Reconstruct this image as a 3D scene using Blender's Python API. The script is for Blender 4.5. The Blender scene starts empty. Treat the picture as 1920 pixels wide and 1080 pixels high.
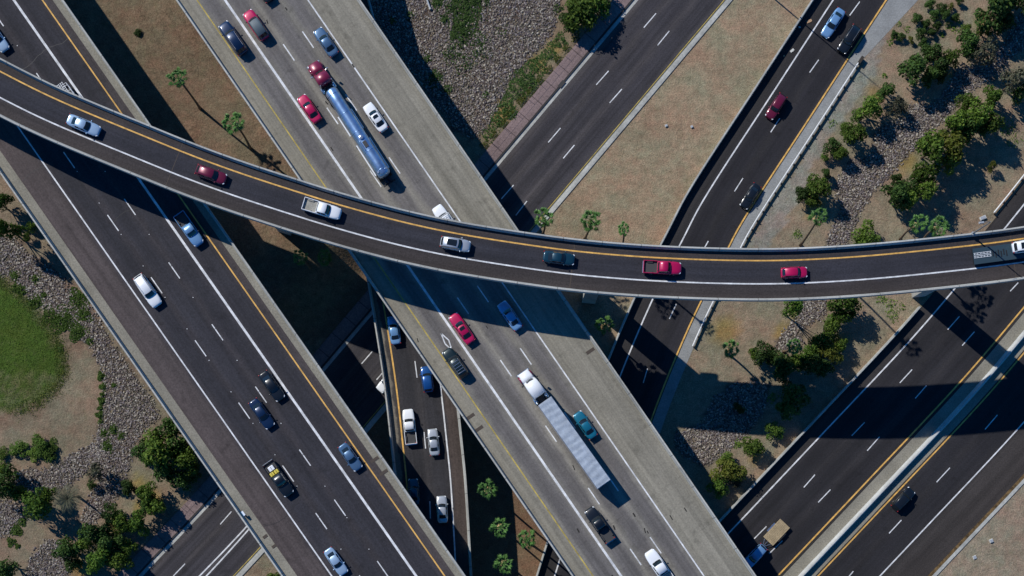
import bpy, bmesh, math, random
import numpy as np
from mathutils import Vector, Matrix
R = math.radians
rnd = random.Random(7)
scene = bpy.context.scene
COL = scene.collection

# ------------------------------------------------------------------ camera, sky, sun, exposure
CAM_H = 250.0          # metres above the lowest road
K = 10.75              # photo pixels per metre on that road
NX, NY = 960.0, 1000.0 # where the point straight below the camera lies in the photo
cam = bpy.data.cameras.new("camera")
cam.sensor_width = 36.0
cam.lens = 36.0 * CAM_H * K / 1920.0
cam.shift_x = (960.0 - NX) / 1920.0
cam.shift_y = (NY - 540.0) / 1920.0
cam.clip_start = 1.0
cam.clip_end = 9000.0
camo = bpy.data.objects.new("camera", cam)
COL.objects.link(camo)
camo.location = (0, 0, CAM_H)
scene.camera = camo

SUN_EL, SH = R(40.5), Vector((0.764, -0.645, 0)).normalized()
world = bpy.data.worlds.new("World")
scene.world = world
world.use_nodes = True
nt = world.node_tree
bg = nt.nodes['Background']
sky = nt.nodes.new('ShaderNodeTexSky')
sky.sky_type = 'NISHITA'
sky.sun_disc = False
sky.sun_elevation = SUN_EL
sky.sun_rotation = math.atan2(-SH.x, -SH.y)
sky.air_density = 1.0
sky.dust_density = 0.2
sky.ozone_density = 4.0
tint = nt.nodes.new('ShaderNodeMix'); tint.data_type = 'RGBA'; tint.blend_type = 'MULTIPLY'
tint.inputs[0].default_value = 1.0; tint.inputs[7].default_value = (.16, 1.0, 1.75, 1)
nt.links.new(sky.outputs[0], tint.inputs[6]); nt.links.new(tint.outputs[2], bg.inputs[0])
bg.inputs[1].default_value = 0.055
sun = bpy.data.lights.new("sun", 'SUN')
sun.energy = 4.4
sun.angle = R(0.5)
sun.color = (1.0, 0.965, 0.90)
suno = bpy.data.objects.new("sun", sun)
COL.objects.link(suno)
sd = Vector((SH.x * math.cos(SUN_EL), SH.y * math.cos(SUN_EL), -math.sin(SUN_EL)))
suno.rotation_euler = sd.to_track_quat('-Z', 'Y').to_euler()
suno.location = (-60, 60, 120)
vs = scene.view_settings
vs.view_transform = 'Standard'
vs.look = 'None'
vs.exposure = 0.0
vs.gamma = 1.0
vs.use_curve_mapping = False

# ------------------------------------------------------------------ survey: photo pixel -> place at a known height
def P(px, py, z=0.0):
    s = (1.0 - z / CAM_H) / K
    return Vector(((px - NX) * s, -(py - NY) * s, z))

def smooth(a, b, x):
    t = max(0.0, min(1.0, (x - a) / (b - a)))
    return t * t * (3 - 2 * t)

Z_LF, Z_CF, Z_FLY, Z_LR = 17.0, 17.0, 25.5, 8.3

def terrain_z(x, y):
    px, py = NX + x * K, NY - y * K
    d = (1197 - 0.847 * py - px) * 0.763 / K
    cf = 500 + 0.69 * py - px
    lf = px - (-60 + 0.7 * py)
    return 5.0 * smooth(5, 15, d) * smooth(-60, 60, cf) * smooth(-60, 80, lf)

def PG(px, py, up=0.0):
    z = 0.0
    for _ in range(4):
        p = P(px, py, z + up)
        z = terrain_z(p.x, p.y)
    return P(px, py, z + up)

def spline(pts, step=8):
    out = []
    n = len(pts)
    for i in range(n - 1):
        p0 = Vector(pts[max(i - 1, 0)]); p1 = Vector(pts[i]); p2 = Vector(pts[i + 1]); p3 = Vector(pts[min(i + 2, n - 1)])
        for k in range(step):
            t = k / step
            out.append(0.5 * ((2 * p1) + (p2 - p0) * t + (2 * p0 - 5 * p1 + 4 * p2 - p3) * t * t + (3 * p1 - p0 - 3 * p2 + p3) * t ** 3))
    out.append(Vector(pts[-1]))
    return out

# ------------------------------------------------------------------ mesh helpers
class MB:
    def __init__(s):
        s.v = []; s.f = []; s.mi = []; s.uv = None
    def quad(s, a, b, c, d, mi=0):
        n = len(s.v); s.v += [tuple(a), tuple(b), tuple(c), tuple(d)]; s.f.append((n, n + 1, n + 2, n + 3)); s.mi.append(mi)
    def poly(s, pts, mi=0):
        n = len(s.v); s.v += [tuple(p) for p in pts]; s.f.append(tuple(range(n, n + len(pts)))); s.mi.append(mi)
    def box(s, c, d, rot=0.0, mi=0, top=1.0):
        hx, hy, hz = d[0] / 2, d[1] / 2, d[2] / 2
        cr, sr = math.cos(rot), math.sin(rot)
        n = len(s.v)
        for z, k in ((-hz, 1.0), (hz, top)):
            for x, y in ((-hx, -hy), (hx, -hy), (hx, hy), (-hx, hy)):
                s.v.append((c[0] + (x * cr - y * sr) * k, c[1] + (x * sr + y * cr) * k, c[2] + z))
        for f in ((3, 2, 1, 0), (4, 5, 6, 7), (0, 1, 5, 4), (1, 2, 6, 5), (2, 3, 7, 6), (3, 0, 4, 7)):
            s.f.append(tuple(n + i for i in f)); s.mi.append(mi)
    def tube(s, pts, rad, seg=8, mi=0, cap=True):
        n0 = len(s.v); k = len(pts)
        for i, p in enumerate(pts):
            p = Vector(p)
            t = (Vector(pts[min(i + 1, k - 1)]) - Vector(pts[max(i - 1, 0)])).normalized()
            a = t.orthogonal().normalized() if abs(t.z) > .99 else t.cross(Vector((0, 0, 1))).normalized()
            b = t.cross(a)
            r = rad[i] if isinstance(rad, (list, tuple)) else rad
            for j in range(seg):
                th = 2 * math.pi * j / seg
                s.v.append(tuple(p + (a * math.cos(th) + b * math.sin(th)) * r))
        for i in range(k - 1):
            for j in range(seg):
                s.f.append((n0 + i * seg + j, n0 + i * seg + (j + 1) % seg, n0 + (i + 1) * seg + (j + 1) % seg, n0 + (i + 1) * seg + j)); s.mi.append(mi)
        if cap:
            s.f.append(tuple(n0 + j for j in range(seg))[::-1]); s.mi.append(mi)
            s.f.append(tuple(n0 + (k - 1) * seg + j for j in range(seg))); s.mi.append(mi)
    def loft(s, rings, mi=0, cap=True, closed=True):
        n0 = len(s.v); m = len(rings[0])
        for r in rings:
            s.v += [tuple(p) for p in r]
        for i in range(len(rings) - 1):
            for j in range(m if closed else m - 1):
                s.f.append((n0 + i * m + j, n0 + i * m + (j + 1) % m, n0 + (i + 1) * m + (j + 1) % m, n0 + (i + 1) * m + j)); s.mi.append(mi)
        if cap and closed:
            s.f.append(tuple(n0 + j for j in range(m))[::-1]); s.mi.append(mi)
            s.f.append(tuple(n0 + (len(rings) - 1) * m + j for j in range(m))); s.mi.append(mi)
    def mesh(s, name, mats, smooth_shade=False, fix=True):
        me = bpy.data.meshes.new(name)
        me.from_pydata(s.v, [], s.f)
        for m in (mats if isinstance(mats, (list, tuple)) else [mats]):
            me.materials.append(m)
        me.polygons.foreach_set('material_index', s.mi)
        if s.uv is not None:
            uvl = me.uv_layers.new(name='UVMap')
            li = np.empty(len(me.loops), dtype=np.int32); me.loops.foreach_get('vertex_index', li)
            uvl.data.foreach_set('uv', np.array(s.uv, dtype=np.float32)[li].ravel())
        if smooth_shade:
            me.polygons.foreach_set('use_smooth', [True] * len(me.polygons))
        me.update()
        if fix:
            bm = bmesh.new(); bm.from_mesh(me)
            bmesh.ops.recalc_face_normals(bm, faces=bm.faces)
            bm.to_mesh(me); bm.free()
        return me
    def build(s, name, mats, parent=None, smooth_shade=False, fix=True):
        return link(name, s.mesh(name, mats, smooth_shade, fix), parent)

def link(name, me, parent=None, loc=None, rotz=0):
    o = bpy.data.objects.new(name, me)
    COL.objects.link(o)
    if parent is not None:
        o.parent = parent
    if loc is not None:
        o.location = loc
    o.rotation_euler = (0, 0, rotz)
    return o

def tag(o, label=None, cat=None, group=None, kind=None):
    if label: o['label'] = label
    if cat: o['category'] = cat
    if group: o['group'] = group
    if kind: o['kind'] = kind
    return o

def thing(name, label, cat, loc=(0, 0, 0), rotz=0, group=None):
    return tag(link(name, None, None, loc, rotz), label, cat, group)

class Path:
    """a reference line on the ground plan; offsets are metres to its right-hand side"""
    def __init__(s, pts):
        s.p = [Vector((p[0], p[1], 0)) for p in pts]
        s.z = pts[0][2] if len(pts[0]) > 2 else 0.0
        s.d = [0.0]
        for a, b in zip(s.p, s.p[1:]):
            s.d.append(s.d[-1] + (b - a).length)
        s.n = []
        for i in range(len(s.p)):
            t = (s.p[min(i + 1, len(s.p) - 1)] - s.p[max(i - 1, 0)]).normalized()
            s.n.append(Vector((t.y, -t.x, 0)))
    def at(s, i, off, z=0.0):
        q = s.p[i] + s.n[i] * off
        return Vector((q.x, q.y, s.z + z))
    def locate(s, dist):
        dist = max(0.0, min(s.d[-1], dist))
        for i in range(len(s.d) - 1):
            if dist <= s.d[i + 1] or i == len(s.d) - 2:
                t = (dist - s.d[i]) / max(1e-6, s.d[i + 1] - s.d[i])
                p = s.p[i].lerp(s.p[i + 1], t); n = s.n[i].lerp(s.n[i + 1], t).normalized()
                return p, n
    def near(s, q):
        best = (1e9, 0, 0)
        q = Vector((q[0], q[1], 0))
        for i in range(len(s.p) - 1):
            a, b = s.p[i], s.p[i + 1]; ab = b - a
            t = max(0, min(1, (q - a).dot(ab) / ab.length_squared))
            c = a + ab * t
            dd = (q - c).length
            if dd < best[0]:
                best = (dd, s.d[i] + t * ab.length, (q - c).dot(s.n[i]))
        return best[1], best[2]
    def sub(s, d0, d1, step=3.0):
        n = max(2, int((d1 - d0) / step) + 1)
        o = Path.__new__(Path); o.z = s.z; o.p = []; o.n = []; o.d = []
        for k in range(n):
            dd = d0 + (d1 - d0) * k / (n - 1)
            p, nn = s.locate(dd)
            o.p.append(p); o.n.append(nn); o.d.append(dd)
        return o

def sweep(mb, path, prof, closed=False, u0=0.0, mi=0, cap=True):
    n0 = len(mb.v); m = len(prof)
    if mb.uv is None:
        mb.uv = [(0, 0)] * n0
    for i in range(len(path.p)):
        for off, z in prof:
            mb.v.append(tuple(path.at(i, off, z)))
            mb.uv.append((off - u0, path.d[i]))
    for i in range(len(path.p) - 1):
        for j in range(m if closed else m - 1):
            a = n0 + i * m + j; b = n0 + i * m + (j + 1) % m
            mb.f.append((a, b, b + m, a + m)); mb.mi.append(mi)
    if closed and cap:
        mb.f.append(tuple(n0 + j for j in range(m))); mb.mi.append(mi)
        e = n0 + (len(path.p) - 1) * m
        mb.f.append(tuple(e + j for j in range(m))[::-1]); mb.mi.append(mi)

def band(mb, path, off, w, z):
    sweep(mb, path, [(off - w / 2, z), (off + w / 2, z)])

def dash(mb, path, a, b, w, z, zplane=None):
    """one painted dash from world point a to b"""
    a = Vector(a); b = Vector(b); t = (b - a); t.z = 0; t.normalize(); n = Vector((t.y, -t.x, 0)) * w / 2
    for q in (a, b): q.z = path.z + z
    if mb.uv is None: mb.uv = []
    mb.uv += [(0, 0)] * 4
    mb.quad(a - n, b - n, b + n, a + n)

# ------------------------------------------------------------------ materials
def nodes(name):
    m = bpy.data.materials.new(name); m.use_nodes = True
    n = m.node_tree.nodes; l = m.node_tree.links
    return m, n, l, n['Principled BSDF']

def mult(n, l, col_socket, fac_socket):
    mx = n.new('ShaderNodeMix'); mx.data_type = 'RGBA'; mx.blend_type = 'MULTIPLY'
    mx.inputs[0].default_value = 1.0
    l.new(col_socket, mx.inputs[6]); l.new(fac_socket, mx.inputs[7])
    return mx.outputs[2]

def noise_gain(n, l, vec, scale, lo, hi, detail=4.0, rough=.6):
    t = n.new('ShaderNodeTexNoise'); t.inputs['Scale'].default_value = scale
    t.inputs['Detail'].default_value = detail; t.inputs['Roughness'].default_value = rough
    if vec is not None: l.new(vec, t.inputs['Vector'])
    mr = n.new('ShaderNodeMapRange'); mr.inputs[1].default_value = .3; mr.inputs[2].default_value = .7
    mr.inputs[3].default_value = lo; mr.inputs[4].default_value = hi
    l.new(t.outputs['Fac'], mr.inputs[0])
    return mr.outputs[0], t

def surf(name, col, rough=.85, metal=0.0, gains=((0.4, .8, 1.2), (6.0, .8, 1.2)), bump=0.0, bscale=8.0, spec=.3):
    m, n, l, b = nodes(name)
    tc = n.new('ShaderNodeTexCoord')
    rgb = n.new('ShaderNodeRGB'); rgb.outputs[0].default_value = (*col, 1)
    c = rgb.outputs[0]
    for s, lo, hi in gains:
        g, _ = noise_gain(n, l, tc.outputs['Object'], s, lo, hi)
        c = mult(n, l, c, g)
    l.new(c, b.inputs['Base Color'])
    b.inputs['Roughness'].default_value = rough; b.inputs['Metallic'].default_value = metal
    b.inputs['Specular IOR Level'].default_value = spec
    if bump:
        t = n.new('ShaderNodeTexNoise'); t.inputs['Scale'].default_value = bscale; t.inputs['Detail'].default_value = 6
        l.new(tc.outputs['Object'], t.inputs['Vector'])
        bp = n.new('ShaderNodeBump'); bp.inputs['Strength'].default_value = bump; bp.inputs['Distance'].default_value = .1
        l.new(t.outputs['Fac'], bp.inputs['Height']); l.new(bp.outputs[0], b.inputs['Normal'])
    return m

def road_mat(name, width, stops, rough=.85, streak=.22, grain=.3, mottle=.14, joints=None):
    """stops: (offset in metres, colour) across the carriageway"""
    m, n, l, b = nodes(name)
    uv = n.new('ShaderNodeUVMap')
    sep = n.new('ShaderNodeSeparateXYZ'); l.new(uv.outputs[0], sep.inputs[0])
    dv = n.new('ShaderNodeMath'); dv.operation = 'DIVIDE'; dv.inputs[1].default_value = width
    tc = n.new('ShaderNodeTexCoord')
    # the edge of a stain wanders a little
    gw, _ = noise_gain(n, l, tc.outputs['Object'], .25, -.35, .35)
    ad = n.new('ShaderNodeMath'); ad.operation = 'ADD'
    l.new(sep.outputs[0], ad.inputs[0]); l.new(gw, ad.inputs[1])
    l.new(ad.outputs[0], dv.inputs[0])
    cr = n.new('ShaderNodeValToRGB'); cr.color_ramp.interpolation = 'LINEAR'
    el = cr.color_ramp.elements
    while len(el) < len(stops): el.new(.5)
    for e, (u, c) in zip(el, sorted(stops, key=lambda s: s[0])):
        e.position = max(0, min(1, u / width)); e.color = (*c, 1)
    l.new(dv.outputs[0], cr.inputs[0])
    c = cr.outputs[0]
    mp = n.new('ShaderNodeMapping'); mp.inputs['Scale'].default_value = (1.6, .035, 1); l.new(uv.outputs[0], mp.inputs[0])
    g, _ = noise_gain(n, l, mp.outputs[0], 1.0, 1 - streak, 1 + streak); c = mult(n, l, c, g)
    g, _ = noise_gain(n, l, tc.outputs['Object'], .13, 1 - mottle, 1 + mottle); c = mult(n, l, c, g)
    mp2 = n.new('ShaderNodeMapping'); mp2.inputs['Scale'].default_value = (.55, .012, 1); mp2.inputs['Location'].default_value = (3.1, 1.7, 0); l.new(uv.outputs[0], mp2.inputs[0])
    g, _ = noise_gain(n, l, mp2.outputs[0], 1.0, .88, 1.12, detail=1.0); c = mult(n, l, c, g)
    st = n.new('ShaderNodeTexNoise'); st.inputs['Scale'].default_value = .55; st.inputs['Detail'].default_value = 6; l.new(tc.outputs['Object'], st.inputs['Vector'])
    sr = n.new('ShaderNodeMapRange'); sr.inputs[1].default_value = .60; sr.inputs[2].default_value = .74; sr.inputs[3].default_value = 1.0; sr.inputs[4].default_value = .72
    l.new(st.outputs['Fac'], sr.inputs[0]); c = mult(n, l, c, sr.outputs[0])
    g, _ = noise_gain(n, l, tc.outputs['Object'], 4.5, 1 - grain, 1 + grain, detail=2.0, rough=.8); c = mult(n, l, c, g)
    if joints:
        md = n.new('ShaderNodeMath'); md.operation = 'PINGPONG'; md.inputs[1].default_value = joints[0] / 2
        l.new(sep.outputs[1], md.inputs[0])
        mr = n.new('ShaderNodeMapRange'); mr.inputs[1].default_value = joints[1] * .5; mr.inputs[2].default_value = joints[1]
        mr.inputs[3].default_value = joints[2]; mr.inputs[4].default_value = 1
        l.new(md.outputs[0], mr.inputs[0]); c = mult(n, l, c, mr.outputs[0])
    l.new(c, b.inputs['Base Color'])
    b.inputs['Roughness'].default_value = rough
    b.inputs['Specular IOR Level'].default_value = .25
    return m

def island_mat(name, cols, rough=.8, transl=0.0, gain=(.6, 1.45)):
    """one colour per leaf or stone"""
    m, n, l, b = nodes(name)
    g = n.new('ShaderNodeNewGeometry')
    cr = n.new('ShaderNodeValToRGB'); el = cr.color_ramp.elements
    while len(el) < len(cols): el.new(.5)
    for i, c in enumerate(cols):
        el[i].position = i / max(1, len(cols) - 1); el[i].color = (*c, 1)
    l.new(g.outputs['Random Per Island'], cr.inputs[0])
    oi = n.new('ShaderNodeObjectInfo')
    mr = n.new('ShaderNodeMapRange'); mr.inputs[3].default_value = gain[0]; mr.inputs[4].default_value = gain[1]
    l.new(oi.outputs['Random'], mr.inputs[0])
    c = mult(n, l, cr.outputs[0], mr.outputs[0])
    l.new(c, b.inputs['Base Color'])
    b.inputs['Roughness'].default_value = rough
    b.inputs['Specular IOR Level'].default_value = .2
    if transl:
        tr = n.new('ShaderNodeBsdfTranslucent'); l.new(c, tr.inputs[0])
        mx = n.new('ShaderNodeMixShader'); mx.inputs[0].default_value = transl
        l.new(b.outputs[0], mx.inputs[1]); l.new(tr.outputs[0], mx.inputs[2])
        l.new(mx.outputs[0], n['Material Output'].inputs[0])
    return m

def paint(name, col, metal=.25, rough=.32, coat=.8):
    m, n, l, b = nodes(name)
    b.inputs['Base Color'].default_value = (*col, 1)
    b.inputs['Metallic'].default_value = metal; b.inputs['Roughness'].default_value = rough
    b.inputs['Coat Weight'].default_value = coat; b.inputs['Coat Roughness'].default_value = .06
    return m

def plain(name, col, rough=.6, metal=0.0):
    m, n, l, b = nodes(name)
    b.inputs['Base Color'].default_value = (*col, 1)
    b.inputs['Metallic'].default_value = metal; b.inputs['Roughness'].default_value = rough
    return m

CONC = surf('weathered_concrete', (.33, .32, .28), gains=((.25, .75, 1.2), (3.0, .8, 1.2)))
CONC_EDGE = surf('barrier_concrete', (.40, .40, .37), gains=((.35, .72, 1.18), (3.0, .82, 1.18)))
CONC_DECK = surf('deck_concrete', (.22, .205, .165), gains=((.2, .8, 1.2), (4.0, .75, 1.25)))
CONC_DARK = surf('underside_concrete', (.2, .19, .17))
WHITE_LINE = surf('white_road_paint', (.78, .79, .80), rough=.7, gains=((.9, .62, 1.12), (7., .72, 1.12)))
YELLOW_LINE = surf('yellow_road_paint', (.80, .46, .12), rough=.7, gains=((.9, .6, 1.12), (7., .72, 1.12)))
PALE_YELLOW_LINE = surf('worn_yellow_road_paint', (.55, .42, .10), rough=.7, gains=((.8, .5, 1.15), (9., .7, 1.1)))
STEEL = surf('galvanised_steel', (.55, .57, .58), rough=.45, metal=.5, gains=((2., .85, 1.1),))
DARK_POST = plain('dark_wood_post', (.035, .028, .022), .9)
IRON = plain('rusted_iron_grate', (.06, .045, .035), .8)

_c = (.40, .40, .37)
PARA = road_mat('parapet_concrete', 2.0, [(0, _c), (2.0, _c)], streak=.12, grain=.16, mottle=.2, joints=(6.1, .09, .5))
# ------------------------------------------------------------------ reference lines (photo pixels)
def ext(pts, a=70.0, b=70.0):
    """carry a road straight on past the last surveyed points"""
    p, q = pts[0], pts[-1]
    d0 = (pts[0] - pts[1]).normalized(); d1 = (pts[-1] - pts[-2]).normalized()
    return [p + d0 * a] + list(pts) + [q + d1 * b]

def straight(fx, z, y0=2000, y1=-950):
    return Path([P(fx(y0), y0, z), P(fx(y1), y1, z)]).sub(0, (P(fx(y0), y0, z) - P(fx(y1), y1, z)).length, 6.0)

LF = straight(lambda y: 152 + .6985 * (y - 540), Z_LF)
CF = straight(lambda y: 700.6 + .6875 * (y - 540), Z_CF)
RA = Path(ext([P(x, y) for x, y in spline([(1000, 1215), (1040, 1080), (1119, 830), (1162, 707), (1221, 567), (1280, 449), (1328, 360), (1445, 180), (1562, 0), (1680, -180)])]))
RF = Path(ext([P(x, y) for x, y in spline([(1320, 1225), (1460, 1078), (1630, 898), (1797, 720), (1920, 576), (2010, 466), (2105, 345), (2260, 150)])]))
LR = Path(ext([P(x, y, Z_LR) for x, y in spline([(782, 1240), (772, 1060), (764, 925), (757, 850), (742, 718), (720, 577), (702, 480), (678, 370), (640, 230)])]))
AR = Path(ext([P(x, y) for x, y in spline([(150, 1215), (268, 1080), (422, 915), (677, 615), (933, 313), (1197, 0), (1340, -170)])]))
FLY_PX = [(-150, 28), (-70, 72), (0, 108), (83, 151), (167, 188), (287, 237), (370, 271), (467, 306), (567, 338), (640, 361), (807, 406), (968, 432), (1073, 447), (1187, 457), (1280, 462), (1380, 465), (1480, 465), (1613, 458), (1747, 445), (1847, 434), (1920, 424), (2010, 409), (2100, 392)]
def smooth_line(pts, times=3):
    for _ in range(times):
        pts = [pts[0]] + [((a[0] + 2 * b[0] + c[0]) / 4, (a[1] + 2 * b[1] + c[1]) / 4) for a, b, c in zip(pts, pts[1:], pts[2:])] + [pts[-1]]
    return pts
FLY = Path(ext([P(x, y, Z_FLY + .9) for x, y in smooth_line([(v.x, v.y) for v in spline([(x, y) for x, y in FLY_PX], 6)], 12)]))
FLY.z = Z_FLY

# ------------------------------------------------------------------ the ground: one sheet to the horizon
def in_poly(pts, x, y):
    c = False; j = len(pts) - 1
    for i in range(len(pts)):
        xi, yi = pts[i]; xj, yj = pts[j]
        if (yi > y) != (yj > y) and x < (xj - xi) * (y - yi) / (yj - yi) + xi:
            c = not c
        j = i
    return c

ROCK_POLYS = [
    [(636, -40), (1052, -40), (1046, 30), (1032, 70), (985, 115), (950, 160), (935, 200), (915, 240), (893, 262), (850, 240)],
    [(1960, 20), (1895, 35), (1890, 76), (1841, 125), (1792, 130), (1778, 162), (1746, 199), (1705, 197), (1700, 222), (1665, 231), (1640, 250), (1637, 290), (1596, 302), (1573, 330), (1568, 360), (1580, 392), (1568, 415), (1556, 438), (1545, 475), (1588, 475), (1594, 440), (1607, 410), (1617, 390), (1642, 353), (1672, 325), (1702, 292), (1735, 255), (1765, 230), (1802, 183), (1857, 148), (1880, 122), (1920, 90), (1960, 60)],
    [(1556, 540), (1549, 566), (1547, 592), (1526, 603), (1494, 619), (1505, 636), (1498, 650), (1468, 663), (1450, 661), (1457, 643), (1475, 615), (1494, 594), (1510, 540)],
    [(1318, 792), (1340, 745), (1380, 718), (1440, 716), (1432, 770), (1415, 800), (1395, 816), (1371, 840), (1320, 874), (1275, 850), (1262, 815), (1290, 805)],
    [(-30, 440), (30, 448), (55, 480), (100, 505), (130, 540), (160, 560), (190, 610), (235, 680), (275, 735), (300, 785), (275, 800), (255, 830), (245, 870), (230, 915), (200, 960), (170, 985), (150, 975), (165, 940), (185, 905), (165, 870), (180, 815), (195, 770), (195, 700), (170, 650), (140, 625), (110, 600), (60, 560), (20, 520), (-30, 510)],
    [(90, 880), (130, 855), (165, 840), (185, 815), (200, 840), (190, 870), (150, 890), (125, 915), (100, 925), (60, 930), (25, 900), (40, 880)],
    [(-30, 935), (30, 945), (45, 970), (20, 1000), (-30, 1015)],
    [(85, 1010), (130, 1015), (135, 1060), (120, 1110), (40, 1110), (55, 1050)],
]
LAWN = [(-60, 505), (-10, 520), (20, 538), (60, 578), (95, 620), (113, 655), (120, 688), (112, 715), (92, 740), (60, 760), (20, 772), (-60, 776)]
GRAVEL_STRIP = [(1722, -30), (1690, 0), (1612, 120), (1560, 205), (1505, 290), (1440, 395), (1400, 465), (1440, 465), (1490, 390), (1530, 300), (1580, 225), (1640, 140), (1660, 60), (1690, -30)]
DRY_SPOTS = [(1845, 40, 14), (1790, 150, 16), (1530, 380, 16), (1700, 305, 22), (1640, 180, 12), (1520, 395, 12), (262, 905, 16), (290, 935, 14), (262, 950, 12), (215, 985, 14), (150, 1068, 18), (1500, 590, 14), (1580, 640, 14), (1420, 860, 10), (940, 210, 20), (1010, 120, 16), (1040, 90, 14), (1360, 620, 26), (1470, 625, 18)]

SR = random.Random(17)
def soil(px, py):
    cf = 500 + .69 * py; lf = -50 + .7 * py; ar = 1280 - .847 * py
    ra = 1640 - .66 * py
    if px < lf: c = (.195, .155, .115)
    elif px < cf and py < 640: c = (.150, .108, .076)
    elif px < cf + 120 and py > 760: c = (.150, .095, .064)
    elif px < ar + 20: c = (.19, .155, .11)
    elif px < ra and py < 560: c = (.262, .205, .145)
    elif px > 1640 and py > 860: c = (.245, .200, .155)
    else: c = (.215, .175, .130)
    if in_poly(GRAVEL_STRIP, px, py): c = (.215, .205, .185)
    for x, y, r in DRY_SPOTS:
        d = math.hypot(px - x, py - y)
        if d < r * 1.6:
            k = smooth(r * 1.6, r * .4, d) * .75
            c = tuple(a * (1 - k) + b * k for a, b in zip(c, (.24, .17, .055)))
    if px < 150 and 480 < py < 800:
        k = sum(in_poly(LAWN, px + SR.gauss(0, 5), py + SR.gauss(0, 5)) for _ in range(5)) / 5
        if in_poly(LAWN, px, py) and py > 700: k *= .55 + .45 * SR.random()
        c = tuple(a * (1 - k) + b * k for a, b in zip(c, (.052, .092, .017)))
    dl = math.hypot((px - 0) * 1.0, (py - 648) * .95)
    if px < 260 and 122 < dl < 150 and py > 600:
        k = .6 * SR.random(); c = tuple(a * (1 - k) + b * k for a, b in zip(c, (.12, .085, .06)))
    for poly in ROCK_POLYS:
        if in_poly(poly, px, py): c = (.085, .072, .062)
    return c

def build_ground():
    xs = [-4000, -1500, -600, -250, -150] + [x * .8 for x in range(-140, 141)] + [150, 250, 600, 1500, 4000]
    ys = [-4000, -1500, -600, -200, -80] + [y * .8 for y in range(-40, 140)] + [150, 250, 600, 1500, 4000]
    mb = MB(); cols = []
    jr = random.Random(3)
    for y in ys:
        for x in xs:
            z = terrain_z(x, y)
            px, py = NX + x * K, NY - y * K
            if abs(x) < 120 and -40 < y < 120:
                if z > .3:
                    z += .18 * math.sin(x * .21 + 1.3) * math.sin(y * .17) * min(1, z)
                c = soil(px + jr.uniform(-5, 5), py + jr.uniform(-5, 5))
            else:
                c = (.215, .175, .130)
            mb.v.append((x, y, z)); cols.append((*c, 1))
    nx = len(xs)
    for j in range(len(ys) - 1):
        for i in range(nx - 1):
            a = j * nx + i
            mb.f.append((a, a + 1, a + nx + 1, a + nx)); mb.mi.append(0)
    m, n, l, b = nodes('desert_soil')
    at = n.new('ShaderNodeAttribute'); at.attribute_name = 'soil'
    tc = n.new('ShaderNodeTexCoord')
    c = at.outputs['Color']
    for s, lo, hi, dt in ((.07, .8, 1.2, 6), (.7, .7, 1.28, 6), (5.0, .5, 1.5, 3)):
        g, _ = noise_gain(n, l, tc.outputs['Object'], s, lo, hi, detail=dt, rough=.75); c = mult(n, l, c, g)
    hn = n.new('ShaderNodeTexNoise'); hn.inputs['Scale'].default_value = .16; hn.inputs['Detail'].default_value = 7; hn.inputs['Roughness'].default_value = .7
    l.new(tc.outputs['Object'], hn.inputs['Vector'])
    hr = n.new('ShaderNodeValToRGB'); hr.color_ramp.elements[0].position = .36; hr.color_ramp.elements[0].color = (1.12, .93, .86, 1)
    hr.color_ramp.elements[1].position = .62; hr.color_ramp.elements[1].color = (.92, 1.03, .94, 1)
    l.new(hn.outputs['Fac'], hr.inputs[0]); c = mult(n, l, c, hr.outputs[0])
    # sparse olive weeds and straw colour in patches
    t = n.new('ShaderNodeTexNoise'); t.inputs['Scale'].default_value = .8; t.inputs['Detail'].default_value = 8; t.inputs['Roughness'].default_value = .8
    l.new(tc.outputs['Object'], t.inputs['Vector'])
    mr = n.new('ShaderNodeMapRange'); mr.inputs[1].default_value = .52; mr.inputs[2].default_value = .72; mr.inputs[4].default_value = .5
    l.new(t.outputs['Fac'], mr.inputs[0])
    mx = n.new('ShaderNodeMix'); mx.data_type = 'RGBA'; mx.inputs[7].default_value = (.155, .15, .075, 1)
    l.new(mr.outputs[0], mx.inputs[0]); l.new(c, mx.inputs[6])
    l.new(mx.outputs[2], b.inputs['Base Color'])
    b.inputs['Roughness'].default_value = .95; b.inputs['Specular IOR Level'].default_value = .1
    bt = n.new('ShaderNodeTexNoise'); bt.inputs['Scale'].default_value = 2.2; bt.inputs['Detail'].default_value = 8
    l.new(tc.outputs['Object'], bt.inputs['Vector'])
    bp = n.new('ShaderNodeBump'); bp.inputs['Strength'].default_value = .55; bp.inputs['Distance'].default_value = .22
    l.new(bt.outputs['Fac'], bp.inputs['Height']); l.new(bp.outputs[0], b.inputs['Normal'])
    me = mb.mesh('ground', m, True, fix=False)
    ca = me.color_attributes.new('soil', 'FLOAT_COLOR', 'POINT')
    ca.data.foreach_set('color', np.array(cols, dtype=np.float32).ravel())
    tag(link('ground', me), kind='structure', label='dry brown desert ground under and between the roads')
build_ground()

# ------------------------------------------------------------------ asphalt and paint on the lowest level
ASP = (.030, .029, .032); ASP_WARM = (.050, .043, .041)
def lanes(edges, base, dark, edge_w=.5):
    """colour stops: travelled middle of each lane darker than its borders"""
    st = []
    for a, b in zip(edges, edges[1:]):
        w = b - a
        st += [(a + .02, base), (a + w * .28, dark), (a + w * .72, dark), (b - .02, base)]
    return st

def structure(name, mb, mat, parent=None, **kw):
    o = mb.build(name, mat, parent, fix=False, **kw)
    if parent is None: o['kind'] = 'structure'
    return o

def flip_up(o):
    me = o.data
    bm = bmesh.new(); bm.from_mesh(me)
    for f in bm.faces:
        f.normal_update()
        if f.normal.z < -.2: f.normal_flip()
    bm.to_mesh(me); bm.free()
    return o

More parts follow.
